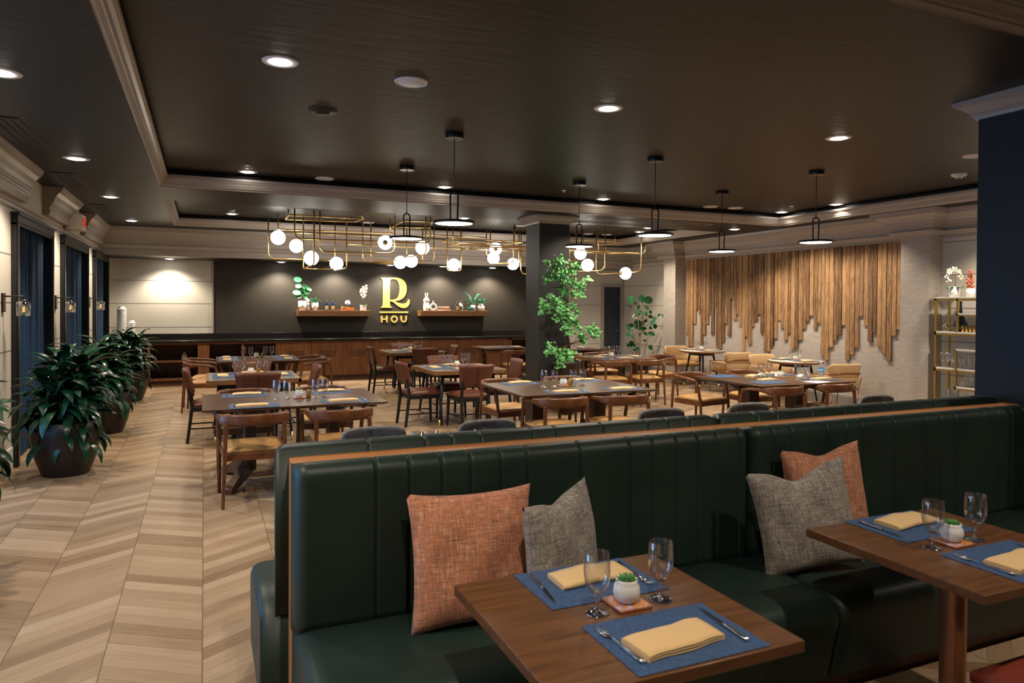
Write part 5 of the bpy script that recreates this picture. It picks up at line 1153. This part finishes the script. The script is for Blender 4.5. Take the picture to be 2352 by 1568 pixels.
# ================================================================== ETAGERE
et = thing('etagere_shelf', 'gold-framed open shelving unit with white shelves beside the navy pillar', 'shelf unit', (0,0,0))
x0, x1, y0, y1 = 9.20, 9.50, 5.10, 6.60
for (x, y) in ((x0,y0),(x0,y1-.03),(x1-.03,y0),(x1-.03,y1-.03)): B(x,x+.03,y,y+.03,0,1.76).build('post', 'brass_satin', et, .002)
for z in (1.76, 1.29, .80, .34):
    yy0 = y0; B(x0,x1,yy0,y1,z,z+.022).build('shelf', 'white_plastic', et, .002); MB().box(x0,x0+.012,yy0,y1,z-.028,z).box(x1-.012,x1,yy0,y1,z-.028,z).build('rail', 'brass_satin', et)
B(x0,x0+.025,6.27,6.295,1.31,1.76).build('post', 'brass_satin', et); B(x0,x1,y0+.2,6.29,1.545,1.565).build('shelf', 'white_plastic', et); B(x0,x0+.012,y0+.2,6.29,1.525,1.545).build('rail', 'brass_satin', et)
for (y,) in ((6.27,),(5.45,)): B(x0-.02,x0+.005,y,y+.025,.55,1.08).build('post', 'brass_satin', et)
B(x0-.02,x1,5.45,6.295,1.065,1.085).build('shelf', 'white_plastic', et); B(x0-.02,x1,5.45,6.295,.565,.585).build('shelf', 'white_plastic', et); B(x0-.02,x0+.005,5.45,6.295,.54,.565).build('rail', 'brass_satin', et)
orchid('arching white orchid in a white pot on top of the gold shelf unit', 9.34, 6.42, 1.783, 1.15, 'white_ceramic', True)
o = thing('coral_plant', 'coral red sprig plant in a white pot on the gold shelf unit', 'plant', (9.34, 6.20, 1.783)); MB().lathe([(1e-5,0),(.05,0),(.056,.11),(.048,.11),(1e-5,.10)], n=24, cap=False).build('pot', 'white_ceramic', o); g = MB(); rn = random.Random(8)
for k in range(120):
    h = rn.random(); r = .055*(1-.7*h); g.sphere((rn.gauss(0,.6)*r+.0*h, rn.gauss(0,.6)*r, .11+.24*h), .010, 6, 4)
g.build('sprigs', 'coral', o)
o = thing('gourd_vase', 'dark blue gourd vase with a long curved neck on the gold shelf unit', 'vase', (9.36, 6.34, 1.313))
MB().lathe([(1e-5,0),(.04,0),(.075,.04),(.085,.09),(.07,.15),(.04,.21),(.022,.26),(.016,.32),(.014,.38),(.018,.41),(.010,.41)], n=26, cap=False).build('vase_body', 'navy_glaze', o)
o = thing('wire_cube_planter', 'gold wire geometric cube with a small succulent', 'ornament', (9.33, 6.50, 1.313), .5); c_ = MB(); q = .04
V8 = [Vector((a*q, b__*q, c__*q)) for a in (-1,1) for b__ in (-1,1) for c__ in (-1,1)]; Mq = Matrix.Rotation(.7, 3, 'X') @ Matrix.Rotation(.6, 3, 'Y')
for i in range(8):
    for j in range(i): 
        if abs((V8[i]-V8[j]).length-2*q) < 1e-4: c_.tube([Mq@V8[i]+Vector((0,0,.065)), Mq@V8[j]+Vector((0,0,.065))], .003, 5)
c_.build('wire_frame', 'brass', o); f = MB()
for k in range(14): leaf(f, (0,0,.05), k*2.4, .9-.05*k, .06, .015, .2, 3, .1, .6)
f.build('succulent', 'fig_leaf', o, fixn=False)
cdl = MB().lathe([(1e-5,0),(.020,0),(.020,.085),(.016,.087),(1e-5,.084)], n=16, cap=False).build('brass_candle_holder', 'brass_satin'); cdl['category'] = 'candle holder'
for i, y in enumerate((6.235, 6.185, 6.135, 6.085, 6.035)): place(cdl, (9.26, y, 1.313), 0, 'small brass cylinder in the row on the gold shelf unit, ' + ORD[min(i,3)] if i < 4 else 'small brass cylinder in the row on the gold shelf unit, cut by the pillar', 'brass cylinders in a row')
wine = MB().lathe([(1e-5,0),(.034,0),(.030,.004),(.005,.01),(.0045,.08),(.02,.09),(.038,.12),(.040,.15),(.032,.205),(.031,.205)], n=22, cap=False).build('wine_glass', 'goblet_glass'); wine['category'] = 'glass'
kk = 0; names_ = [a+' '+b__ for a in ('front row', 'back row', 'inner front row', 'inner back row') for b__ in ('first', 'second', 'third', 'fourth')]
for zi, (zz, ys_, xs_) in enumerate(((.8225, (6.52,6.44,6.36,6.22,6.14,6.06), (9.27,9.36,9.44)), (.586, (6.20,6.12,6.04), (9.27,9.37)))):
    for yi, y in enumerate(ys_):
        for xi, x in enumerate(xs_):
            place(wine, (x, y, zz), 0, 'clear wine glass, %s, %s from the pilaster, on the %s gold-framed shelf' % (('front','middle','back')[xi], ('first','second','third','fourth','fifth','sixth')[yi], ('upper','lower')[zi]), 'wine glasses on the shelf unit')
for i, y in enumerate((6.46, 6.36)): place(tumbler, (9.32, y, .3625), 0, 'clear tumbler on the lowest gold-framed shelf, %s' % ('by the post', 'by the bench')[i], 'tumblers on the shelf unit')
